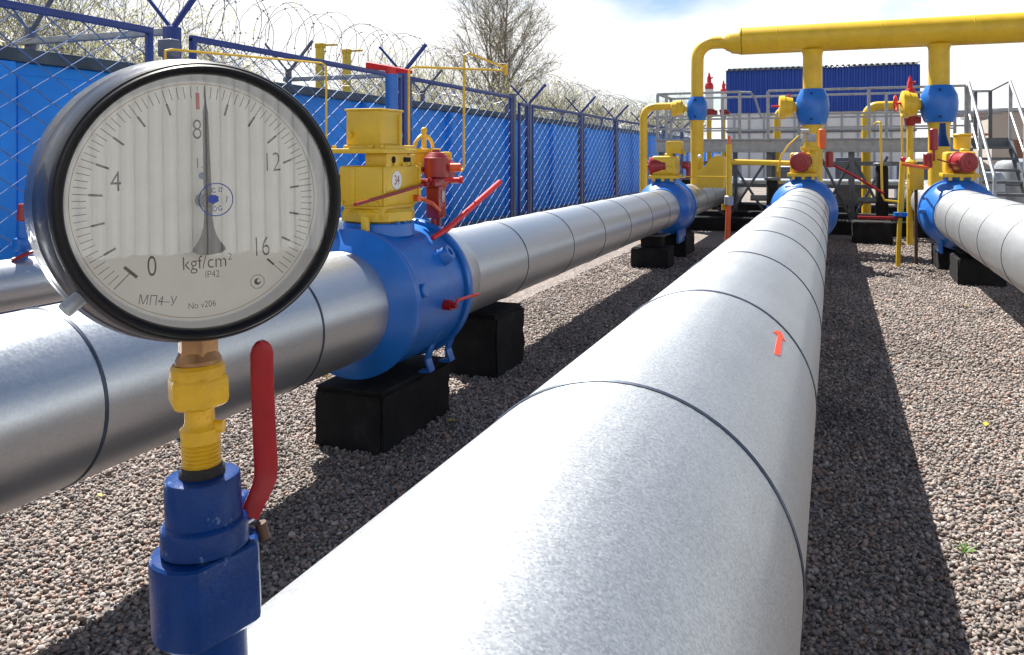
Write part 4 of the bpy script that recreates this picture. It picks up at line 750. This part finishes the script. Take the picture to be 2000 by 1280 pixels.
# blue wall with coping
WX = -6.75
wt = thing('perimeter_wall', 'bright blue panel wall with dark coping behind the wire fence', 'wall', (WX, 20, 0))
yy = -4.0; k = 0
while yy < 60:
    b_ = MB(); b_.box((WX - 0.05, yy + 1.47, 1.07), (0.10, 2.94, 2.14), bev=0.012); b_.box((WX + 0.003, yy + 1.47, 1.06), (0.02, 2.6, 1.94), bev=0.008); b_.build('wall_panel', BLUE_WALL, wt)
    b_ = MB(); b_.box((WX + 0.01, yy - 0.03, 1.06), (0.20, 0.22, 2.14), bev=0.01); b_.build('pilaster', BLUE_WALL, wt)
    b_ = MB(); b_.box((WX - 0.02, yy + 1.45, 2.20), (0.18, 3.0, 0.12), bev=0.008); b_.build('coping', COPING, wt)
    yy += 3.0; k += 1
# posts carrying the wire coil on the wall, and their struts to the fence
wl = ['left edge', 'gauge top', 'yellow vents', 'impulse tubing', 'big tree', 'narrow fence strip', 'far middle bays', 'far bays', 'farthest bays']
for i, y in enumerate([5.3, 9.07, 12.9, 16.9, 20.9, 24.9, 28.9, 32.9, 36.9]):
    t_ = thing('coil_post', 'dark V bracket on the blue wall holding the wire coil, near the ' + wl[i], 'bracket', (WX, y, 2.2), 'V brackets on the blue wall')
    b_ = MB(); b_.box((WX, y, 2.32), (0.06, 0.06, 0.28)); b_.build('stub', POST, t_)
    for sgn in (-1, 1):
        b_ = MB(); b_.tube([(WX, y, 2.42), (WX + sgn * 0.38, y, 2.82)], 0.022 if sgn > 0 else 0.015, 6); b_.build('bracket_arm', POST, t_)
for y, lab in ((5.26, 'grey strut bar from blue wall to fence above the gauge'), (9.12, 'grey strut bar from blue wall to fence behind the red handle')):
    b_ = MB(); b_.box(((FX + WX) / 2 - 0.06, y, 2.33), (abs(FX - WX) + 0.1, 0.06, 0.055), bev=0.004); tag(b_.build('strut_bar', GALV), lab, 'strut', 'grey struts between wall and fence')
# razor wire
t_ = thing('razor_wire', 'coiled razor wire running along the top of the blue wall', 'razor wire', (WX, 20, 2.9))
RAZ = paint('razor_wire_steel', (0.25, 0.24, 0.225), 0.4, 0.2, 8, metal=0.5, grime=0)
b_ = MB(); y = 2.0; pts = []; a = 0.0; rad = 0.46
coilpts = []
while y < 46:
    jit = 0.05 * math.sin(a * 0.173) + 0.045 * math.sin(a * 0.41 + 1) + 0.02 * math.sin(a * 1.31)
    coilpts.append(Vector((WX + (rad + jit) * math.cos(a), y + 0.10 * math.sin(a * 0.5 + 1) + 0.16 * math.sin(a * 0.11), 2.86 + (rad + jit) * math.sin(a)))); a += 2 * math.pi / 18; y += 0.42 / 18
b_.tube(coilpts, 0.0045, 4); b_.build('coil', RAZ, t_)
b_ = MB()
coil2 = []
a = 1.0; y = 2.0
while y < 46:
    r2 = 0.42 + 0.06 * math.sin(a * 0.29) + 0.03 * math.sin(a * 0.77); coil2.append(Vector((WX + r2 * math.cos(-a), y + 0.2 * math.sin(a * 0.13), 2.84 + r2 * math.sin(-a)))); a += 2 * math.pi / 18; y += 0.62 / 18
b_.tube(coil2, 0.004, 4); b_.build('second_coil', RAZ, t_)
b_ = MB()
for cp, st_ in ((coilpts, 2), (coil2, 3)):
    for i in range(1, min(len(cp) - 1, 1100), st_):
        p = cp[i]; d = (cp[i + 1] - cp[i - 1]).normalized(); nn = d.orthogonal().normalized(); nn = Matrix.Rotation(random.uniform(0, 6.28), 3, d) @ nn
        b_.add([p - d * 0.018 , p + nn * 0.018, p + d * 0.018, p - nn * 0.018], [(0, 1, 2, 3)])
o_ = b_.build('barbs', RAZ, t_); o_['kind'] = 'stuff'
# yellow vent pipes beyond the wall
for y, lab in ((13.05, 'left of two yellow vent pipes above the blue wall'), (13.96, 'right of two yellow vent pipes above the blue wall')):
    t_ = thing('vent_pipe', lab, 'vent pipe', (-9, y, 0), 'yellow vent pipes')
    b_ = MB(); b_.cyl((-9, y, 0), (-9, y, 3.36), 0.085, n=18); b_.build('pipe', YELLOW, t_)
    b_ = MB(); b_.cyl((-9, y, 3.34), (-9, y, 3.43), 0.10, n=18, bev=0.01); b_.tube([(-8.95, y + 0.05, 3.40), (-8.75, y + 0.2, 3.42)], 0.02); b_.build('cap', YELLOW2, t_)

# ------------------------------------------------------------------ trees
def tree_mesh(seed, H_, spread, stems, depth, nb, leafn, leafs, upright=0.7, name='t', tw=0.010):
    rnd = random.Random(seed); wood = MB(); lv = MB(); tips = []
    def grow(p, d, length, r, lev):
        n_ = 3; pts = [p]; rs = [r]; dd = d.copy()
        for i in range(n_):
            dd = (dd + Vector((rnd.uniform(-1, 1), rnd.uniform(-1, 1), rnd.uniform(-0.4, 0.8))) * 0.16).normalized()
            pts.append(pts[-1] + dd * length / n_); rs.append(r * (1 - 0.5 * (i + 1) / n_))
        wood.tube(pts, rs, 6 if lev < 2 else 3, cap=False)
        if lev >= depth - 2: tips.extend(pts[1:])
        if lev >= depth: return
        m_ = nb if lev else nb + 2
        for k in range(m_):
            f = rnd.uniform(0.25, 1.0) if k else 1.0; j = min(n_ - 1, int(f * n_)); q = pts[j].lerp(pts[j + 1], f * n_ - j)
            side = Vector((rnd.uniform(-1, 1), rnd.uniform(-1, 1), 0)).normalized()
            nd = (dd * upright + side * spread * rnd.uniform(0.5, 1.1) + Vector((0, 0, 0.22))).normalized()
            grow(q, nd, length * rnd.uniform(0.52, 0.78), max(tw * 0.5, rs[j + 1] * rnd.uniform(0.55, 0.8)), lev + 1)
    for s_ in range(stems):
        a = 6.28 * s_ / stems + rnd.random(); tilt = 0.18 if stems > 1 else 0.02
        grow(Vector((0.12 * math.cos(a), 0.12 * math.sin(a), -0.1)), Vector((tilt * math.cos(a), tilt * math.sin(a), 1)).normalized(), H_ * 0.40, tw * 9 * (H_ / 8), 0)
    for k in range(leafn):
        p = rnd.choice(tips) + Vector((rnd.gauss(0, 1), rnd.gauss(0, 1), rnd.gauss(0, 1))) * 0.12
        d = Vector((rnd.gauss(0, 1), rnd.gauss(0, 1), rnd.gauss(0, 1))).normalized(); u = d.orthogonal().normalized(); s_ = leafs * rnd.uniform(0.5, 1.3)
        lv.add([p, p + d * s_ + u * s_ * 0.45, p + d * s_ * 2, p + d * s_ - u * s_ * 0.45], [(0, 1, 2, 3)])
    return wood, lv
def plant_tree(name, wood, lv, loc, label, cat, group=None):
    t_ = thing(name, label, cat, (0, 0, 0), group)
    wood.build('trunk', BARK, t_); c_ = lv.build('crown', LEAF, t_)
    t_.location = loc; return t_
def oval_tree(seed, H_, rx, zc, rz, nprim, leafn, leafs):
    rnd = random.Random(seed); wood = MB(); lv = MB(); tips = []
    stems = []
    for k, (a, tilt) in enumerate(((0.3, 0.03), (2.4, 0.10), (4.5, 0.12), (5.6, 0.16))):
        hh = H_ * (0.97, 0.85, 0.8, 0.7)[k]; p = Vector((0.15 * math.cos(a), 0.15 * math.sin(a), -0.1)); pts = []
        for i in range(13):
            f = i / 12; pts.append(p + Vector((math.cos(a) * tilt * hh * f + 0.05 * rnd.uniform(-1, 1), math.sin(a) * tilt * hh * f + 0.05 * rnd.uniform(-1, 1), hh * f)))
        r0 = (0.13, 0.10, 0.09, 0.08)[k]; rs = [r0 * (1 - 0.93 * i / 12) for i in range(13)]; wood.tube(pts, rs, 7, cap=False); stems.append((pts, rs))
    def inside(q): return (q.x ** 2 + q.y ** 2) / rx ** 2 + ((q.z - zc) / rz) ** 2
    def limb(q, d, L_, r_, sides):
        pts = [q]; dd = d.copy(); n_ = 5
        for i in range(n_):
            dd = (dd + Vector((rnd.uniform(-1, 1), rnd.uniform(-1, 1), rnd.uniform(-0.3, 0.6))) * 0.15).normalized(); pts.append(pts[-1] + dd * L_ / n_)
        wood.tube(pts, [r_ * (1 - 0.75 * i / n_) for i in range(n_ + 1)], sides, cap=False); return pts, dd
    for k in range(nprim):
        pts, rs = stems[k % 4]; f = rnd.uniform(0.2, 0.97); i = int(f * 11.99); q = pts[i].lerp(pts[i + 1], f * 12 - i)
        a = rnd.uniform(0, 6.28); el = R(rnd.uniform(28, 62)); d = Vector((math.cos(a) * math.cos(el), math.sin(a) * math.cos(el), math.sin(el)))
        L_ = 0.3
        while L_ < 4.5 and inside(q + d * L_) < rnd.uniform(0.85, 1.12): L_ += 0.15
        P, dd = limb(q, d, L_, max(0.012, rs[i] * 0.5), 5)
        for j in range(int(5 + L_ * 5)):
            g_ = rnd.uniform(0.2, 1); i2 = min(4, int(g_ * 5)); q2 = P[i2].lerp(P[i2 + 1], g_ * 5 - i2)
            d2 = (d + Vector((rnd.gauss(0, 0.6), rnd.gauss(0, 0.6), rnd.gauss(0.1, 0.5)))).normalized(); L2 = rnd.uniform(0.35, 1.0) * min(1.2, 0.4 + L_ * 0.3)
            if inside(q2 + d2 * L2) > 1.2: L2 *= 0.5
            P2, _ = limb(q2, d2, L2, 0.009, 3); tips.extend(P2[2:])
            for m_ in range(4):
                q3 = P2[rnd.randint(1, 5)]; d3 = (d2 + Vector((rnd.gauss(0, 0.7), rnd.gauss(0, 0.7), rnd.gauss(0.1, 0.5)))).normalized(); L3 = rnd.uniform(0.15, 0.5)
                wood.tube([q3, q3 + d3 * L3 * 0.5 + Vector((0, 0, 0.02)), q3 + d3 * L3], [0.006, 0.005, 0.003], 3, cap=False); tips.append(q3 + d3 * L3)
    for k in range(leafn):
        p = rnd.choice(tips) + Vector((rnd.gauss(0, 1), rnd.gauss(0, 1), rnd.gauss(0, 1))) * 0.06
        d = Vector((rnd.gauss(0, 1), rnd.gauss(0, 1), rnd.gauss(0, 1))).normalized(); u = d.orthogonal().normalized(); s_ = leafs * rnd.uniform(0.5, 1.3)
        lv.add([p, p + d * s_ + u * s_ * 0.45, p + d * s_ * 2, p + d * s_ - u * s_ * 0.45], [(0, 1, 2, 3)])
    return wood, lv
wd, lv = oval_tree(5, 10.8, 2.75, 6.6, 4.4, 88, 9000, 0.024)
plant_tree('bare_tree', wd, lv, (-14.8, 36, 0), 'tall rounded tree with bare twigs behind the wall, against the sky', 'tree')
protos = [tree_mesh(11, 4.6, 0.75, 4, 4, 4, 4800, 0.026, 0.6, tw=0.006), tree_mesh(12, 4.4, 0.9, 6, 4, 4, 4800, 0.026, 0.5, tw=0.006), tree_mesh(13, 5.2, 0.7, 3, 4, 4, 4600, 0.028, 0.7, tw=0.007)]
spots = [(-9.8, 5.2, 2, 1.0), (-9.0, 7.0, 0, 1.0), (-11.0, 8.2, 2, 1.0), (-9.6, 9.6, 1, 1.0), (-11, 12.0, 0, .9), (-13, 14.8, 1, 0.9), (-10.0, 16.5, 1, .95), (-11.5, 19.5, 0, 1.0), (-10, 22.0, 1, 1.05), (-12.5, 24.5, 0, 1.25), (-10, 27.0, 1, 1.15), (-11.0, 30, 0, 1.15), (-9.5, 33, 1, 1.1), (-11.0, 37, 1, 1.25), (-9.5, 42, 0, 1.1), (-9.5, 48, 1, 1.3), (-10.0, 55, 0, 1.4)]
first = {}
wh = ['at the left edge behind the wall', 'behind the left end of the gauge, close to the wall', 'tallest above the gauge at the left', 'just right of the strut above the gauge', 'left of the two yellow vents', 'right behind the yellow vents', 'low and close right of the yellow vents', 'behind the red stem handle', 'behind the yellow impulse tubing', 'left at the foot of the tall bare tree', 'close to the wall under the tall tree', 'right at the foot of the tall tree', 'behind the narrow fence strip', 'tall, beyond the narrow fence strip', 'beyond the far fence posts', 'nearest the yellow bypass pipe', 'last of the row behind the left platform railing']
for i, (x, y, k, s_) in enumerate(spots):
    lab = 'budding spring shrub ' + wh[i]
    if k not in first: o_ = plant_tree('spring_shrub', *protos[k], (x, y, 0), lab, 'shrub', 'budding shrubs behind the wall'); first[k] = o_
    else: o_ = copy_tree(first[k]); o_['label'] = lab; o_.location = (x, y, 0)
    o_.rotation_euler = (0, 0, random.uniform(0, 6.28)); o_.scale = (s_, s_, s_ * random.uniform(0.92, 1.08))

# ------------------------------------------------------------------ gauge shut-off valve on the central pipe
TH = R(21.4); right = Vector((math.cos(TH), math.sin(TH), 0)); fwd = Vector((-math.sin(TH), math.cos(TH), 0))
def camp(r_, f_, z): return right * r_ + fwd * f_ + Vector((0, 0, z))
D0 = 0.518
def ax(v): return 1.3 - (v - 306) * D0 / 1600          # height on the stem axis
base = camp((420 - 1000) * D0 / 1600, D0, ZA + RM - 0.012)
ROLL = R(-2.6)
gv = thing('gauge_valve', 'dark blue shut-off ball valve with red lever and yellow union under the gauge', 'valve', base, rot=(0, ROLL, TH))
zb = base.z
def h(v): return (ax(v) - zb) / math.cos(ROLL)
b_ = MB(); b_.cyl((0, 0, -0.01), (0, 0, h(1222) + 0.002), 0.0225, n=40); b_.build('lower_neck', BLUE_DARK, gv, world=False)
b_ = MB()
n8 = 48
RING = [(0.0335 * math.cos(R(a)), 0.0335 * math.sin(R(a))) for a in range(62, 276, 6)] + [(0.0075, -0.0322), (0.0305, 0.0010), (0.0315, 0.0045), (0.0262, 0.0230), (0.0230, 0.0265)]
n8 = len(RING)
def body_ring(z, s_, chf): return [(x * s_, y * s_, z) for x, y in RING]
prof = [(h(1224), 0.80), (h(1223), 0.92), (h(1217), 0.985), (h(1209), 1.0), (h(1080), 1.0), (h(1073), 0.985), (h(1068), 0.94), (h(1066), 0.80)]
vs = []; fs = []
for z, s_ in prof: vs += body_ring(z, s_, 0)
for i in range(len(prof) - 1):
    for k in range(n8): a = i * n8 + k; c_ = i * n8 + (k + 1) % n8; fs.append((a, c_, c_ + n8, a + n8))
fs += [tuple(range(n8 - 1, -1, -1)), tuple(range((len(prof) - 1) * n8, len(prof) * n8))]
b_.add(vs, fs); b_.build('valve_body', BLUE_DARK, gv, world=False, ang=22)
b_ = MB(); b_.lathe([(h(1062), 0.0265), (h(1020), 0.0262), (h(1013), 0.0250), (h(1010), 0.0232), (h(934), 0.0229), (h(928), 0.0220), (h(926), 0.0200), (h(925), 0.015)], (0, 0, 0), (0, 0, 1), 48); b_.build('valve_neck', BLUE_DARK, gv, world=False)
b_ = MB(); b_.cyl((0.008, 0.018, h(1035)), (0.016, 0.036, h(1035)), 0.011, n=24, bev=0.002); b_.build('stem_boss', BLUE_DARK, gv, world=False)
b_ = MB(); b_.cyl((0.0285, 0.028, h(1096)), (0.0265, 0.027, h(1062)), 0.0038, n=12); b_.build('stem_nut', RUSTY, gv, world=False)
# lever: flat bar, bent
def flatbar(path, wid, thk, face):
    bb = MB(); P = [Vector(p) for p in path]; n_ = len(P); face = Vector(face).normalized(); vs = []; fs = []
    for i in range(n_):
        t_ = (P[min(i + 1, n_ - 1)] - P[max(i - 1, 0)]).normalized(); s_ = t_.cross(face).normalized(); f_ = s_.cross(t_).normalized()
        wv = wid[i] if isinstance(wid, list) else wid
        e_ = min(0.002, wv * 0.3)
        for (a, c_) in ((-wv / 2 + e_, -thk / 2), (wv / 2 - e_, -thk / 2), (wv / 2, -thk / 2 + 0.001), (wv / 2, thk / 2 - 0.001), (wv / 2 - e_, thk / 2), (-wv / 2 + e_, thk / 2), (-wv / 2, thk / 2 - 0.001), (-wv / 2, -thk / 2 + 0.001)):
            vs.append(P[i] + s_ * a + f_ * c_)
    for i in range(n_ - 1):
        for k in range(8): a = i * 8 + k; c_ = i * 8 + (k + 1) % 8; fs.append((a, c_, c_ + 8, a + 8))
    fs += [tuple(range(7, -1, -1)), tuple(range((n_ - 1) * 8, n_ * 8))]
    return bb.add(vs, fs)
def lx(u, v, f=0.0): return ((u - 1000) * (D0 + f) / 1600 - (-580 * D0 / 1600) - (ax(v) - zb) * math.tan(ROLL), f, h(v) - (v - 306) * f / 1600)
lv_path = [lx(486, 1012, 0.012), lx(498, 985, 0.014), lx(511, 958, 0.017), lx(517, 940, 0.020), lx(519, 920, 0.021), lx(516, 860, 0.021), lx(512, 760, 0.020), lx(511, 695, 0.018), lx(511, 682, 0.018), lx(511, 674, 0.018), lx(511, 670, 0.018)]
bb = flatbar(lv_path, [0.012, 0.0125, 0.0135, 0.0145, 0.015, 0.0148, 0.0145, 0.0145, 0.012, 0.008, 0.003], 0.0045, (0.22, -1, 0))
bb.build('lever', RED, gv, world=False, ang=50)
b_ = MB(); b_.lathe([(h(941), 0.0135), (h(936), 0.0142), (h(912), 0.0138), (h(906), 0.0125)], (0, 0, 0), (0, 0, 1), 14); b_.build('sealing_compound', TAPE, gv, world=False)
b_ = MB(); pr = [(h(915), 0.0108)]
for i in range(7): v = 912 - i * 8; pr += [(h(v), 0.0110), (h(v - 3), 0.0121), (h(v - 5), 0.0121)]
pr += [(h(852), 0.0118), (h(835), 0.0122), (h(828), 0.0100), (h(822), 0.0092), (h(795), 0.0090)]
b_.lathe(pr, (0, 0, 0), (0, 0, 1), 28); b_.cyl((0.008, 0.0, h(834)), (0.015, 0.0, h(834)), 0.004); b_.build('threaded_nipple', YELLOW2, gv, world=False)
b_ = MB(); b_.lathe([(h(793), 0.0150), (h(787), 0.0180), (h(778), 0.0192), (h(740), 0.0192), (h(733), 0.0180)], (0, 0, 0), (0.0, 0, 1), 6); b_.lathe([(h(735), 0.0168), (h(715), 0.0165), (h(708), 0.0150), (h(706), 0.010)], (0, 0, 0), (0, 0, 1), 32); b_.build('union_nut', YELLOW2, gv, world=False, ang=24)

# ------------------------------------------------------------------ pressure gauge
gc = camp(-0.1786, 0.4837, 1.3 - 0.0261)
gt = thing('pressure_gauge', 'round black pressure gauge with white dial, its needle pointing straight up beside 8', 'gauge', gc, rot=(R(-1.8), R(-1.3), TH + R(32.3)))
b_ = MB(); b_.lathe([(0.0095, 0.0757), (0.0035, 0.0757), (0.0008, 0.0766), (-0.0006, 0.0782), (-0.0004, 0.0796), (0.0010, 0.0806), (0.0020, 0.0808), (0.0022, 0.0818), (0.0050, 0.0830), (0.0145, 0.0830), (0.0160, 0.0815), (0.0170, 0.079)], (0, 0, 0), (0, 1, 0), 128, cap=False); b_.build('bezel', RUBBER, gt, world=False)
b_ = MB(); b_.lathe([(0.0150, 0.078), (0.0165, 0.0815), (0.0185, 0.0832), (0.0300, 0.0866), (0.0400, 0.0886), (0.0406, 0.0891), (0.0420, 0.0893), (0.0426, 0.0890), (0.0540, 0.0908), (0.0680, 0.0926), (0.0740, 0.0915), (0.0770, 0.085), (0.0775, 0.0002)], (0, 0, 0), (0, 1, 0), 128, cap=False); b_.build('case', BLACK, gt, world=False)
b_ = MB(); b_.lathe([(0.0040, 0.0763), (0.0065, 0.0763)], (0, 0, 0), (0, 1, 0), 96)
me_ = b_; glass = MB(); glass.add([(0.0764 * math.cos(2 * math.pi * k / 96), 0.0050, 0.0764 * math.sin(2 * math.pi * k / 96)) for k in range(96)], [tuple(range(96))]); gl_o = glass.build('glass', GLASS, gt, world=False, recalc=False)
b_ = MB(); b_.lathe([(0.0095, 0.0768), (0.010, 0.0757), (0.0247, 0.0740), (0.0250, 0.0733)], (0, 0, 0), (0, 1, 0), 96, cap=False); b_.build('inner_ring', DIALRIM, gt, world=False)
dl = MB(); dl.lathe([(0.0249, 0.0734), (0.0249, 0.0001)], (0, 0, 0), (0, 1, 0), 96, cap=False); dial = dl.build('dial', DIAL, gt, world=False)
b_ = MB(); YD = 0.02475
def tick(bm_, adeg, r0, r1, w_, y=YD):
    a = R(adeg); d = Vector((math.sin(a), 0, math.cos(a))); n_ = Vector((d.z, 0, -d.x))
    bm_.add([d * r0 - n_ * w_ / 2 + Vector((0, y, 0)), d * r0 + n_ * w_ / 2 + Vector((0, y, 0)), d * r1 + n_ * w_ / 2 + Vector((0, y, 0)), d * r1 - n_ * w_ / 2 + Vector((0, y, 0))], [(0, 1, 2, 3)])
def val(x): return -135 + x * 270 / 16
for i in range(81):
    x = i / 5
    if i % 5 == 0: tick(b_, val(x), 0.0600, 0.0702, 0.00042)
    else: tick(b_, val(x), 0.0630 if x > 0.5 else 0.0625, 0.0702, 0.00036)
for i in range(1, 17):
    if i == 8: continue
    tick(b_, val(i), 0.0545 if i < 12 else 0.0560, 0.0618, 0.00125)
a = R(val(0)); d = Vector((math.sin(a), 0, math.cos(a))); n_ = Vector((d.z, 0, -d.x)); c0 = d * 0.0572 + Vector((0, YD, 0))
b_.add([c0 - n_ * 0.0048 - d * 0.0009, c0 + n_ * 0.0048 - d * 0.0009, c0 + n_ * 0.0048 + d * 0.0009, c0 - n_ * 0.0048 + d * 0.0009], [(0, 1, 2, 3)])
tick(b_, val(0), 0.0572, 0.0700, 0.0005)
b_.build('scale_marks', INK, dial, world=False)
b_ = MB(); b_.lathe([(0.02478, 0.0716), (0.02478, 0.0719)], (0, 0, 0), (0, 1, 0), 96, cap=False); b_.v = [(x, 0.02476, z) for x, y, z in b_.v]; b_.build('scale_edge', BRASS, dial, world=False)
b_ = MB(); tick(b_, val(8), 0.0560, 0.0662, 0.0023, YD); b_.build('red_mark', INK_RED, dial, world=False)
def dtext(body, x, z, size, name, sx=0.78, rot=0, m_=INK, y=YD, thick=0.0, par=None):
    M = Matrix.Translation((x, y, z)) @ Matrix.Rotation(R(90), 4, 'X') @ Matrix.Rotation(R(rot), 4, 'Z')
    return text(body, size, M, m_, par or dial, name, sx, thick, world_off=False)
dtext('0', -0.0288, -0.0385, 0.0175, 'numeral', 0.66, thick=-0.00015); dtext('4', -0.0470, 0.0128, 0.0175, 'numeral', 0.70, thick=-0.0001)
dtext('8', -0.0008, 0.0430, 0.0178, 'numeral', 0.70, thick=-0.00025); dtext('12', 0.0445, 0.0218, 0.0178, 'numeral', 0.68, thick=-0.00028); dtext('16', 0.0360, -0.0320, 0.0178, 'numeral', 0.66, thick=-0.00028)
dtext('kgf/cm²', 0.0030, -0.0385, 0.0118, 'unit_lettering', 0.86, thick=-0.00012)
dtext('IP42', 0.0056, -0.0462, 0.0060, 'rating_lettering', 0.85, thick=-0.00008)
dtext('МП4–У', -0.0262, -0.0590, 0.0082, 'type_lettering', 0.82, -9, thick=-0.0001)
dtext('No v206', -0.0010, -0.0643, 0.0055, 'serial_lettering', 0.85, 1, thick=-0.00005)
dtext('1.', -0.0004, 0.0225, 0.0095, 'class_lettering', 0.75, thick=-0.0001)
# round emblem, lower right: polygon ring with a C-shaped spot
b_ = MB(); cx, cz = 0.0330, -0.0535; n8_ = 8; vs = []; fs = []
for k in range(n8_):
    a = 2 * math.pi * k / n8_ + 0.39; vs += [(cx + 0.0047 * math.cos(a), YD, cz + 0.0047 * math.sin(a)), (cx + 0.0043 * math.cos(a), YD, cz + 0.0043 * math.sin(a))]
for k in range(n8_): a = 2 * k; c_ = 2 * ((k + 1) % n8_); fs.append((a, c_, c_ + 1, a + 1))
b_.add(vs, fs); b_.add([(cx + 0.0021 * math.cos(k * 0.5236), YD - 0.00002, cz + 0.0021 * math.sin(k * 0.5236)) for k in range(12)], [tuple(range(12))]); b_.build('emblem', INK, dial, world=False)
b_ = MB(); b_.add([(cx + 0.0008 + 0.0011 * math.cos(k * 0.5236), YD - 0.00005, cz + 0.0005 + 0.0011 * math.sin(k * 0.5236)) for k in range(12)], [tuple(range(12))]); b_.build('emblem_centre', DIAL, dial, world=False)
# blue inspection stamp on the glass
b_ = MB(); cx, cz, YG = 0.0048, 0.0004, 0.0046; vs = []; fs = []
for k in range(64):
    a = 2 * math.pi * k / 64; vs += [(cx + 0.0100 * math.cos(a), YG, cz + 0.0100 * math.sin(a)), (cx + 0.0094 * math.cos(a), YG, cz + 0.0094 * math.sin(a))]
for k in range(64): a = 2 * k; c_ = 2 * ((k + 1) % 64); fs.append((a, c_, c_ + 1, a + 1))
b_.add(vs, fs)
b_.add([(cx - 0.0015 + 0.0028 * math.cos(k * 0.5236) * (1 + 0.3 * (k % 2)), YG, cz + 0.0003 + 0.0026 * math.sin(k * 0.5236)) for k in range(12)], [tuple(range(12))]); st_o = b_.build('stamp', INK_BLUE, gl_o, world=False)
for s_, x, z, sz, rt in (('1', 0.0062, -0.0002, 0.0058, -8), ('С', -0.0012, 0.0052, 0.0042, 10), ('ІІ', 0.0026, 0.0056, 0.0036, -14), ('О', -0.0010, -0.0058, 0.0042, 0), ('G', 0.0022, -0.0055, 0.0042, 12)):
    dtext(s_, cx + x, cz + z, sz, 'stamp_lettering', 0.85, rt, INK_BLUE, YG, 0.0, gl_o)
# needle with hub, raised above the dial
b_ = MB(); YN = 0.0078; a = R(0.1); d = Vector((math.sin(a), 0, math.cos(a))); n_ = Vector((d.z, 0, -d.x))
def nd(r_, s_): return d * r_ + n_ * s_ + Vector((0.0008, 0, 0))
out_ = [nd(0.0690, -0.0002), nd(0.0690, 0.0002), nd(0.0590, 0.0005), nd(0.0550, 0.0011), nd(0.0530, 0.0015), nd(0.0, 0.0023), nd(-0.010, 0.0023), nd(-0.016, 0.0030), nd(-0.021, 0.0045), nd(-0.025, 0.0066), nd(-0.0285, 0.0092), nd(-0.0300, 0.0094), nd(-0.0318, 0.0070), nd(-0.0326, 0.0), nd(-0.0318, -0.0070), nd(-0.0300, -0.0094), nd(-0.0285, -0.0092), nd(-0.025, -0.0066), nd(-0.021, -0.0045), nd(-0.016, -0.0030), nd(-0.010, -0.0023), nd(0.0, -0.0023), nd(0.0530, -0.0015), nd(0.0550, -0.0011), nd(0.0590, -0.0005)]
kk = len(out_); b_.add([p + Vector((0, YN, 0)) for p in out_] + [p + Vector((0, YN + 0.0009, 0)) for p in out_], [tuple(range(kk)), tuple(range(2 * kk - 1, kk - 1, -1))] + [(i, (i + 1) % kk, kk + (i + 1) % kk, kk + i) for i in range(kk)])
b_.build('needle', NEEDLE, gt, world=False)
b_ = MB(); b_.cyl((0.0008, 0.0068, 0), (0.0008, 0.0248, 0), 0.0042, n=28, bev=0.0006); b_.build('hub', NEEDLE, gt, world=False)
b_ = MB(); b_.cyl((0.0015, 0.0225, 0.0150), (0.0015, 0.0248, 0.0150), 0.0022, n=20, bev=0.0004); b_.build('dial_screw', BLUE, gt, world=False)
# little screw on the rim, lower left; and the connection below
dsc = Vector((math.sin(R(-128)), 0, math.cos(R(-128))))
b_ = MB(); b_.cyl(dsc * 0.084 + Vector((0, 0.026, 0)), dsc * 0.096 + Vector((0, 0.024, 0)), 0.0046, n=20, bev=0.0008); b_.build('rim_screw', GALV, gt, world=False)
b_ = MB(); b_.hexnut((-0.0012, 0.040, -0.0985), (-0.0010, 0.040, -0.084), 0.0125); b_.lathe([(0, 0.0120), (0.0008, 0.0138), (0.003, 0.0140), (0.005, 0.0130), (0.008, 0.0115)], (-0.0012, 0.040, -0.1030), (0, 0, 1), 28); b_.build('connector', BRASS, gt, world=False, ang=25)
scene.render.resolution_x = 1024; scene.render.resolution_y = 655
